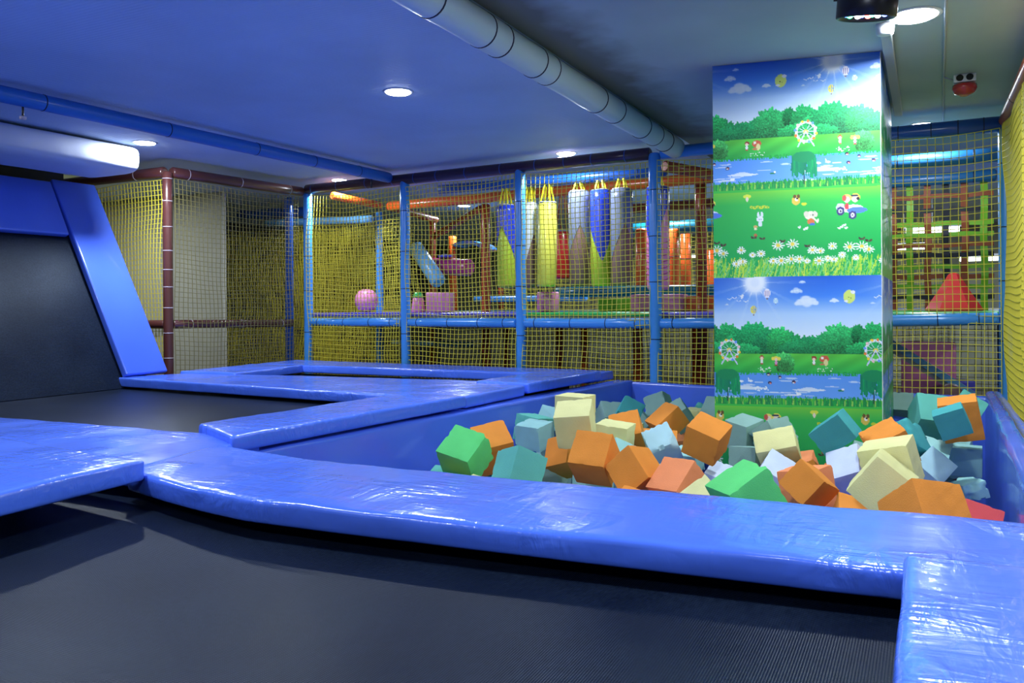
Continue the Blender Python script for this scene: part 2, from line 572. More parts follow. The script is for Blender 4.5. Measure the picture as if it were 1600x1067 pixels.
def pad(quad, z1, label, th=0.066, group='blue pads over the trampoline frames', **kw):
    me = rounded_slab('floor_pad', quad, z1 - th, z1, seed=rng.random() * 50, **kw)
    o = link('floor_pad', me, M['pad'])
    tag(o, label, 'pad', group)
    return o

# front run, between the front trampoline and the foam pit
pad([(-2.33, 1.83), (0.95, 1.90), (0.95, 2.36), (-2.45, 2.33)], 0.0, 'long blue vinyl pad along the front edge of the foam pit', bend=(.2, (0, -.145), (0, -.10)))
pad([(-0.045, -1.2), (0.75, -1.2), (0.75, 1.83), (-0.045, 1.80)], 0.035, 'blue vinyl pad at the lower right, running toward the viewer')
pad([(-3.0, -1.0), (-1.97, -1.0), (-2.20, 1.80), (-3.12, 1.88)], 0.05, 'raised blue vinyl pad at the left edge, lying over its neighbour')
pad([(-5.9, 1.80), (-2.34, 1.87), (-2.42, 2.53), (-5.9, 2.42)], -0.002, 'long blue vinyl pad between the front and the left black trampoline')
# run along the left side of the pit
pad([(-2.79, 2.545), (-2.40, 2.35), (-2.275, 3.955), (-2.70, 3.95)], 0.03, 'nearest blue pad of the row on the left side of the foam pit')
pad([(-2.70, 3.97), (-2.285, 3.965), (-2.262, 4.67), (-2.64, 4.70)], 0.022, 'middle short blue pad of the row on the left side of the foam pit')
pad([(-2.64, 4.71), (-2.245, 4.685), (-2.15, 5.72), (-2.56, 5.72)], 0.034, 'farthest blue pad of the row on the left side of the foam pit')
# cross pad between the left and the far trampoline
pad([(-5.48, 4.22), (-2.72, 4.03), (-2.68, 5.08), (-5.3, 4.74)], 0.0, 'wide blue cross pad between the left and the far trampoline')
pad([(-5.35, 4.70), (-4.80, 4.75), (-4.86, 5.62), (-5.40, 5.55)], 0.016, 'short blue pad on the left end of the far trampoline')
pad([(-5.40, 5.58), (-2.20, 5.62), (-2.16, 6.02), (-5.40, 6.12)], 0.016, 'long blue pad on the far side, in front of the yellow net')

# trampolines (bed + frame)
def trampoline(label, x0, x1, y0, y1, z, sag=0.02):
    root = empty('trampoline', ((x0 + x1) / 2, (y0 + y1) / 2, FLOOR))
    tag(root, label, 'trampoline', 'black trampolines set in the platform')
    n = 22
    vs, fs = [], []
    for j in range(n + 1):
        for i in range(n + 1):
            u, v = i / n, j / n
            dz = -sag * math.sin(math.pi * u) * math.sin(math.pi * v)
            vs.append((x0 + (x1 - x0) * u, y0 + (y1 - y0) * v, z + dz))
    for j in range(n):
        for i in range(n):
            a = j * (n + 1) + i
            fs.append((a, a + 1, a + n + 2, a + n + 1))
    me = mesh_of('trampoline_bed', vs, fs, True)
    o = link('trampoline_bed', me, M['bed'])
    bm = bmesh.new()
    add_box(bm, x0 - .1, x1 + .1, y0 - .08, y0 - .005, FLOOR, z - .004)
    add_box(bm, x0 - .1, x1 + .1, y1 + .005, y1 + .08, FLOOR, z - .004)
    add_box(bm, x0 - .1, x0 - .005, y0 - .005, y1 + .005, FLOOR, z - .004)
    add_box(bm, x1 + .005, x1 + .1, y0 - .005, y1 + .005, FLOOR, z - .004)
    fr = link('frame_skirt', bm_mesh('frame_skirt', bm), M['black'])
    for c in (o, fr):
        c.parent = root
        c.matrix_parent_inverse = Matrix.Translation(-root.location)
    return root
trampoline('black trampoline bed in the foreground, between the front pads', -2.6, 0.35, -1.4, 2.05, -0.10, 0.03)
trampoline('black trampoline bed at the left, running into the slanted bed', -5.40, -2.6, 2.32, 4.40, -0.082, 0.012)
trampoline('far black trampoline bed, a thin dark strip before the net', -5.0, -2.55, 4.95, 5.75, -0.075, 0.01)

# slanted bounce wall
ramp = empty('slanted_trampoline', (-5.6, 2.6, FLOOR))
tag(ramp, 'slanted black bounce wall framed by blue pads at the left edge', 'trampoline')
def ramp_pt(y, s, off=0.0):
    """s = height above z=-0.08 along the slope"""
    x = -5.42 - 0.52 * s
    nx, nz = 0.887, 0.461
    return Vector((x + nx * off, y, -0.06 + s + nz * off))
def ramp_slab(name, ya, yb, sa, sb, off0, off1, m, shear=None):
    bm = bmesh.new()
    c = []
    for off in (off0, off1):
        for (y, s) in ((ya, sa), (yb, sa), (yb, sb), (ya, sb)):
            yy = y
            if shear: yy = y + shear * (s - sa)
            c.append(bm.verts.new(ramp_pt(yy, s, off)))
    for f in ((0, 1, 2, 3), (7, 6, 5, 4), (0, 4, 5, 1), (1, 5, 6, 2), (2, 6, 7, 3), (3, 7, 4, 0)):
        bm.faces.new([c[i] for i in f])
    if off1 - off0 > .03:
        bmesh.ops.bevel(bm, geom=bm.edges[:], offset=.014, segments=3, affect='EDGES', profile=.6)
    me = bm_mesh(name, bm, True)
    try:
        me.set_sharp_from_angle(angle=math.radians(50))
    except Exception:
        pass
    o = link(name, me, m)
    o.parent = ramp
    o.matrix_parent_inverse = Matrix.Translation(-ramp.location)
    return o
ramp_slab('bounce_bed', -1.2, 4.30, -0.02, 1.32, -0.01, 0.004, M['bed'])
ramp_slab('side_pad', 4.24, 4.62, 0.05, 1.58, 0.012, 0.07, M['pad_smooth'], shear=-0.03)
ramp_slab('top_pad', -1.2, 4.185, 1.13, 1.56, 0.012, 0.065, M['pad_smooth'])
ramp_slab('backing_frame', -1.2, 4.5, 0.0, 1.5, -0.09, -0.03, M['black'])

# ------------------------------------------------------------------ foam pit
def wall_slab(name, quad, z0, z1, label, m=None, **kw):
    me = rounded_slab(name, quad, z0, z1, seed=rng.random() * 50, **kw)
    o = link(name, me, m or M['pad_smooth'])
    tag(o, label, 'pit wall', 'padded walls of the foam pit')
    return o
wall_slab('pit_wall', [(-2.62, 2.26), (-2.44, 2.26), (-2.0, 6.02), (-2.14, 6.02)], FLOOR, -0.05, 'blue padded wall on the left side of the foam pit', r=.02, step=.12, amp=.003, puff=0)
wall_slab('pit_wall', [(-2.2, 5.99), (0.42, 5.88), (0.42, 5.95), (-2.2, 6.05)], FLOOR, -0.062, 'blue padded wall at the back of the foam pit, under the net', r=.02, step=.1, amp=.004, puff=0)
wall_slab('pit_wall', [(0.245, 2.38), (0.40, 2.38), (0.40, 5.86), (0.31, 5.86)], FLOOR, -0.02, 'blue padded wall on the right side of the foam pit', r=.035, step=.1, amp=.005, puff=.004)
wall_slab('pit_wall', [(-2.43, 2.10), (0.43, 2.27), (0.43, 2.34), (-2.43, 2.20)], FLOOR, -0.066, 'blue padded wall of the foam pit hidden under the front pads', r=.02, step=.2, amp=.002, puff=0)
o = link('pit_lining', box_mesh('pit_lining', -2.1, 0.24, 2.4, 4.3, FLOOR + .002, FLOOR + .03), M['pad_smooth'])
tag(o, 'blue vinyl lining on the bottom of the foam pit', 'mat')

FC = {'orange': srgb(230, 144, 62), 'cream': srgb(228, 224, 158), 'green': srgb(98, 208, 118), 'teal': srgb(72, 158, 160),
      'seafoam': srgb(98, 178, 164), 'greyteal': srgb(138, 172, 162), 'mint': srgb(158, 208, 204), 'paleteal': srgb(142, 188, 188),
      'iceblue': srgb(170, 206, 214), 'white': srgb(206, 218, 240), 'salmon': srgb(242, 148, 98), 'red': srgb(212, 82, 84), 'olive': srgb(168, 172, 98)}
FM = {k: foam_mat('foam_' + k, v) for k, v in FC.items()}

def foam_mesh(dims, worn, seed, n=9):
    """a cut foam block with slightly soft edges, nicks and, when worn, gouges"""
    bm = bmesh.new()
    bmesh.ops.create_cube(bm, size=1.0)
    bmesh.ops.subdivide_edges(bm, edges=bm.edges[:], cuts=n, use_grid_fill=True)
    hx = [d / 2 for d in dims]
    rr = random.Random(seed)
    gouges = []
    for g in range({0: 1, 1: 3, 2: 7, 3: 9}[worn]):
        ax = rr.randrange(3)
        p = [rr.uniform(-1, 1), rr.uniform(-1, 1), rr.uniform(-1, 1)]
        p[ax] = rr.choice((-1, 1))
        if worn < 3 or g % 2:
            p[(ax + 1) % 3] = rr.choice((-1, 1))
        gouges.append((Vector([p[i] * hx[i] for i in range(3)]), rr.uniform(.008, .014 + .008 * worn)))
    for v in bm.verts:
        c = Vector([v.co[i] * dims[i] for i in range(3)])
        rad = .004
        inn = Vector([min(max(c[i], -hx[i] + rad), hx[i] - rad) for i in range(3)])
        d = c - inn
        if d.length > 1e-6:
            c = inn + d.normalized() * rad
        ext = sum(1 for i in range(3) if abs(v.co[i]) > .495)
        nz = noise.noise(c * 28 + Vector((seed * 1.7, 0, 0)))
        c += c.normalized() * nz * (.001 if worn < 2 else .0025)
        if ext >= 2:
            n2 = noise.noise(c * 60 + Vector((0, seed * 2.3, 0)))
            if n2 > .2:
                c -= c.normalized() * (n2 - .2) * (.010 + .010 * worn)
        for g, gr in gouges:
            dd = (c - g).length
            if dd < gr:
                c += (Vector((0, 0, 0)) - g).normalized() * (gr - dd) * .8
        v.co = c
    me = bm_mesh('foam_block', bm, True)
    try:
        me.set_sharp_from_angle(angle=math.radians(38))
    except Exception:
        pass
    return me

BLOCKS = [
    ('bright green foam block at the far left, tilted against the left pit wall', 'green', 1, (-1.716, 2.965, -0.089), (0.0895, -0.0578, -0.9372, -0.332), (0.16, 0.157, 0.15)),
    ('orange foam block leaning behind the left green block, corner nicked', 'orange', 0, (-1.712, 3.199, -0.099), (0.3812, 0.2027, -0.2003, 0.8795), (0.159, 0.155, 0.159)),
    ('pale grey-blue foam block with a sharp lit right side, behind the sea-green block', 'paleteal', 1, (-1.81, 3.84, -0.141), (0.0043, -0.0995, -0.9919, -0.0783), (0.155, 0.138, 0.128)),
    ('sea-green foam block half hidden beside the left pit wall, behind the grey-blue block', 'seafoam', 0, (-1.911, 4.049, -0.143), (0.9889, -0.0454, 0.0657, -0.1255), (0.156, 0.155, 0.142)),
    ('pale blue foam block peeking out left of the stacked cream blocks', 'paleteal', 0, (-2.026, 4.578, -0.182), (0.5002, -0.8562, 0.1281, -0.0162), (0.154, 0.141, 0.154)),
    ('cream foam block standing at the back of the cream pair by the left wall', 'cream', 0, (-1.632, 3.958, -0.009), (0.0105, -0.0327, -0.9994, -0.0067), (0.162, 0.156, 0.142)),
    ('front cream foam block of the raised pair, ragged lower edge', 'cream', 0, (-1.356, 3.288, 0.016), (0.0197, -0.1293, 0.9735, 0.1876), (0.155, 0.154, 0.155)),
    ('orange foam block in shade below the front cream block', 'orange', 0, (-1.457, 3.447, -0.157), (0.0978, 0.2043, 0.9381, -0.2621), (0.15, 0.151, 0.142)),
    ('large-looking orange foam block with a flat upright face, left of centre in the pit', 'orange', 0, (-1.207, 3.127, -0.093), (0.0195, 0.02, -0.9366, 0.3492), (0.154, 0.161, 0.155)),
    ('sea-green foam block showing two faces, right of the left green block', 'seafoam', 0, (-1.412, 2.847, -0.112), (0.0703, 0.2864, 0.919, -0.2615), (0.157, 0.14, 0.143)),
    ('dull grey-green foam block low by the front pad, right of the sea-green block', 'greyteal', 0, (-1.562, 3.568, -0.289), (0.0159, 0.1104, -0.9779, 0.1769), (0.12, 0.154, 0.129)),
    ('worn mint foam block with a crumbled top edge, close behind the front pad', 'mint', 2, (-1.304, 3.355, -0.235), (0.0048, -0.373, -0.9275, 0.0226), (0.149, 0.132, 0.101)),
    ('dark sea-green foam block buried under the left green block', 'seafoam', 0, (-1.843, 3.011, -0.26), (0.0702, -0.9869, -0.1306, 0.0641), (0.144, 0.159, 0.158)),
    ('orange foam block mostly sunk at the front left corner of the pit', 'orange', 0, (-1.737, 2.838, -0.229), (0.0527, 0.9982, -0.0273, -0.0028), (0.139, 0.146, 0.149)),
    ('cream foam block corner poking up over the front pad near the left green block', 'cream', 0, (-1.571, 2.818, -0.236), (0.011, -0.9846, -0.1086, 0.1368), (0.133, 0.15, 0.149)),
    ('grey-green foam block low in the far left corner of the pit', 'greyteal', 0, (-1.864, 5.11, -0.214), (0.8408, -0.4177, -0.1054, 0.3278), (0.143, 0.154, 0.151)),
    ('deep teal foam block tilted on a corner near the back pit wall', 'teal', 0, (-1.675, 4.914, -0.162), (0.3042, -0.9072, -0.0575, 0.2848), (0.142, 0.154, 0.154)),
    ('tall-standing grey-green foam block against the back pit wall', 'greyteal', 1, (-1.66, 5.536, -0.174), (0.1772, 0.027, 0.9713, -0.1566), (0.15, 0.153, 0.141)),
    ('small broken pale mint foam chunk near the far left pit corner', 'mint', 3, (-2.027, 5.427, -0.279), (0.0997, -0.9843, -0.053, 0.1358), (0.128, 0.154, 0.153)),
    ('orange foam block with a slanting top, behind the low cream block', 'orange', 0, (-1.345, 3.945, -0.117), (0.1597, -0.0848, 0.9068, -0.3808), (0.153, 0.155, 0.155)),
    ('low flat-lying cream foam block between orange blocks', 'cream', 0, (-1.34, 3.735, -0.117), (0.0546, 0.0279, -0.9979, -0.0186), (0.157, 0.158, 0.158)),
    ('orange foam block directly under the low flat cream block', 'orange', 0, (-1.476, 4.214, -0.217), (0.068, 0.0346, 0.9879, -0.135), (0.155, 0.154, 0.14)),
    ('grey-green foam block with a pointed top, at the back pit wall behind the orange block', 'greyteal', 0, (-1.431, 5.24, -0.193), (0.3615, -0.7848, 0.5033, 0.0116), (0.152, 0.131, 0.151)),
    ('olive foam block behind the tilted orange block near the back wall', 'olive', 0, (-1.511, 5.431, -0.262), (0.0631, -0.9132, 0.1076, 0.3878), (0.131, 0.156, 0.156)),
    ('orange foam block tipped diagonally in front of the back pit wall', 'orange', 0, (-1.313, 4.533, -0.133), (0.1017, 0.378, 0.8641, 0.3165), (0.152, 0.169, 0.124)),
    ('ice-blue foam block with a big gouge worn in its face', 'iceblue', 3, (-1.123, 3.802, -0.15), (0.1246, -0.4627, -0.8253, -0.2989), (0.153, 0.136, 0.152)),
    ('orange foam block hidden behind the gouged ice-blue block', 'orange', 0, (-1.264, 4.208, -0.251), (0.8888, -0.4361, -0.0328, 0.1367), (0.179, 0.175, 0.175)),
    ('orange foam block with three faces showing, just left of the mural pillar', 'orange', 0, (-0.889, 3.695, -0.076), (0.1643, -0.0756, -0.9649, -0.1903), (0.159, 0.151, 0.148)),
    ('mint foam block with a torn top, below the orange block by the pillar', 'mint', 2, (-1.069, 4.055, -0.259), (0.0098, -0.0281, -0.9958, -0.086), (0.124, 0.154, 0.12)),
    ('pale mint foam corner behind the middle orange block', 'mint', 0, (-1.247, 3.572, -0.198), (0.1938, -0.8868, -0.2922, 0.301), (0.143, 0.148, 0.151)),
    ('pale mint foam block under the gouged ice-blue block', 'mint', 0, (-1.206, 3.891, -0.29), (0.1125, 0.0208, -0.8123, 0.5719), (0.133, 0.154, 0.153)),
    ('orange foam block with a vertical ridge, right of the worn mint block', 'orange', 0, (-1.015, 3.079, -0.126), (0.3548, 0.0814, 0.92, -0.145), (0.138, 0.152, 0.154)),
    ('salmon-orange foam block with a pinkish right side, front centre', 'salmon', 0, (-0.842, 3.017, -0.134), (0.0958, 0.1922, 0.9152, 0.3411), (0.15, 0.152, 0.096)),
    ('cream foam block wedged between the salmon block and the big green block', 'cream', 0, (-0.676, 2.811, -0.182), (0.2057, 0.2956, 0.2241, -0.9056), (0.148, 0.155, 0.154)),
    ('mint foam corner just showing over the front pad in the centre', 'mint', 0, (-1.067, 3.155, -0.323), (0.2013, 0.0883, 0.1129, -0.969), (0.126, 0.156, 0.153)),
    ('small lavender-white foam corner left of the big green block', 'white', 0, (-0.87, 3.83, -0.307), (0.6807, -0.0129, 0.1965, -0.7056), (0.155, 0.124, 0.153)),
    ('big bright green foam block close behind the front pad, right of centre', 'green', 1, (-0.493, 2.555, -0.059), (0.1133, 0.3922, 0.8815, 0.2375), (0.152, 0.152, 0.155)),
    ('grey foam block standing at the left foot of the mural pillar', 'greyteal', 0, (-0.829, 4.233, -0.125), (0.054, -0.2317, -0.9652, -0.109), (0.135, 0.141, 0.146)),
    ('grey-green foam block leaning on the mural pillar below the printed car', 'greyteal', 2, (-0.673, 4.159, -0.122), (0.4435, -0.2169, 0.4388, -0.7508), (0.149, 0.138, 0.148)),
    ('cream foam block with a rounded lower edge in front of the mural pillar', 'cream', 0, (-0.614, 3.88, -0.124), (0.0888, -0.097, 0.9022, 0.4107), (0.179, 0.114, 0.138)),
    ('grey-green foam block lying square in shade before the pillar', 'greyteal', 0, (-0.754, 4.021, -0.222), (0.9717, -0.064, -0.0247, -0.2259), (0.154, 0.153, 0.135)),
    ('white foam corner just behind the big green block', 'white', 0, (-0.617, 3.756, -0.23), (0.2373, -0.9344, 0.037, 0.263), (0.124, 0.149, 0.147)),
    ('white foam block with a small black scuff, under the big teal block', 'white', 0, (-0.296, 3.798, -0.193), (0.1417, 0.1832, 0.8938, -0.384), (0.147, 0.153, 0.151)),
    ('salmon foam block in the gap between the green and the orange block', 'salmon', 0, (-0.425, 3.398, -0.194), (0.078, 0.1327, 0.988, -0.0079), (0.161, 0.158, 0.157)),
    ('light salmon foam block left of the cream pyramid-tilted block', 'salmon', 0, (-0.353, 4.117, -0.28), (0.8292, -0.2971, 0.043, 0.4715), (0.131, 0.099, 0.129)),
    ('large teal foam block balanced on its corner before the pillar', 'teal', 0, (-0.371, 3.91, -0.047), (0.3166, 0.2942, -0.6701, 0.6034), (0.127, 0.161, 0.157)),
    ('orange foam block with dark right side, between big green and cream blocks', 'orange', 0, (-0.396, 3.213, -0.148), (0.3824, 0.0651, -0.5482, 0.741), (0.13, 0.124, 0.134)),
    ('cream foam block at the right, behind the corner-up cream block', 'cream', 0, (-0.114, 3.039, -0.012), (0.1215, 0.0624, 0.9897, 0.0416), (0.159, 0.158, 0.147)),
    ('cream foam block turned corner up like a roof, front right', 'cream', 0, (-0.132, 2.867, -0.047), (0.2961, 0.322, 0.6406, -0.6311), (0.152, 0.142, 0.151)),
    ('orange foam block with two broad faces, nearest the front right pad', 'orange', 0, (-0.014, 2.606, -0.069), (0.2476, 0.3928, 0.8621, -0.2027), (0.169, 0.157, 0.127)),
    ('orange foam block wedged under the corner-up cream block', 'orange', 0, (-0.243, 3.11, -0.253), (0.0512, 0.1457, -0.7993, 0.5807), (0.13, 0.153, 0.154)),
    ('red foam block at the front right corner of the pit', 'red', 0, (0.144, 3.241, -0.267), (0.129, 0.0472, -0.815, 0.5629), (0.125, 0.153, 0.155)),
    ('chewed mint foam block with a blue torn side, by the right pit wall', 'mint', 3, (0.15, 4.106, -0.287), (0.0874, 0.5289, 0.8397, 0.0868), (0.146, 0.102, 0.077)),
    ('smooth ice-blue foam block right of the rear cream block', 'iceblue', 0, (-0.005, 4.076, -0.225), (0.1435, 0.319, -0.2775, 0.8948), (0.132, 0.152, 0.151)),
    ('pale mint foam block behind the smooth ice-blue block', 'mint', 0, (0.011, 4.384, -0.22), (0.1142, 0.0289, -0.8498, 0.5138), (0.139, 0.152, 0.153)),
    ('pale mint foam block lying flat along the right pit wall', 'mint', 0, (0.155, 4.547, -0.237), (0.9996, -0.0083, 0.0082, -0.0239), (0.147, 0.151, 0.135)),
    ('dark teal foam block resting on top of the orange block at the right', 'teal', 0, (0.09, 4.037, 0.013), (0.1836, 0.0005, 0.9814, 0.0558), (0.125, 0.127, 0.116)),
    ('orange foam block standing on end by the right pit wall', 'orange', 0, (0.133, 4.386, -0.015), (0.0952, 0.0106, 0.9936, 0.0594), (0.166, 0.173, 0.182)),
    ('sea-green foam block with a tall corner, behind the dark teal block', 'seafoam', 0, (0.003, 4.577, -0.038), (0.9188, -0.3601, 0.0032, 0.1619), (0.15, 0.162, 0.16)),
    ('grey-green foam block beside the right foot of the pillar', 'greyteal', 0, (-0.148, 5.928, -0.148), (0.8931, 0.4417, -0.0368, -0.0772), (0.134, 0.134, 0.136)),
    ('sea-green foam block peeking out right of the standing orange block', 'seafoam', 0, (0.169, 4.965, -0.055), (0.2579, 0.1202, -0.8222, 0.4929), (0.139, 0.151, 0.152)),
    ('orange foam block with a broken top corner, right of the big teal block', 'orange', 2, (-0.146, 3.733, -0.066), (0.1654, 0.2264, 0.1586, -0.9467), (0.153, 0.155, 0.155)),
    ('teal foam block with a crumbled top, behind the rear cream block', 'teal', 2, (-0.1, 4.18, -0.117), (0.7758, -0.3486, 0.0076, 0.5259), (0.156, 0.157, 0.154)),
    ('grey-green foam block against the left edge of the pillar by the back wall', 'greyteal', 0, (-1.214, 5.37, -0.17), (0.9213, -0.2513, 0.0662, -0.2893), (0.154, 0.154, 0.14)),
    ('rounded grey foam lump in shade left of the dark teal block', 'greyteal', 3, (-0.05, 5.434, -0.246), (0.1264, -0.5594, 0.8169, -0.0613), (0.154, 0.155, 0.134)),
]
placed = []
for i, (label, colour, worn, loc, q, dims) in enumerate(BLOCKS):
    me = foam_mesh(dims, worn, i + 1)
    o = link('foam_block', me, FM[colour])
    o.location = loc
    o.rotation_mode = 'QUATERNION'
    o.rotation_quaternion = Quaternion(q)
    tag(o, label, 'foam block', 'foam blocks filling the pit')
    R = Quaternion(q).to_matrix()
    placed.append((Vector(loc), R, Vector(dims)))

def overlap(a, b):
    ca, Ra, da = a
    cb, Rb, db = b
    t = cb - ca
    if t.length > .30: return 0
    axes = [Ra.col[i] for i in range(3)] + [Rb.col[i] for i in range(3)]
    for i in range(3):
        for j in range(3):
            x = Ra.col[i].cross(Rb.col[j])
            if x.length > 1e-3: axes.append(x.normalized())
    m = 9
    for v in axes:
        ra = sum(abs(Ra.col[i].dot(v)) * da[i] / 2 for i in range(3))
        rb = sum(abs(Rb.col[i].dot(v)) * db[i] / 2 for i in range(3))
        m = min(m, ra + rb - abs(t.dot(v)))
        if m <= 0: return 0
    return m

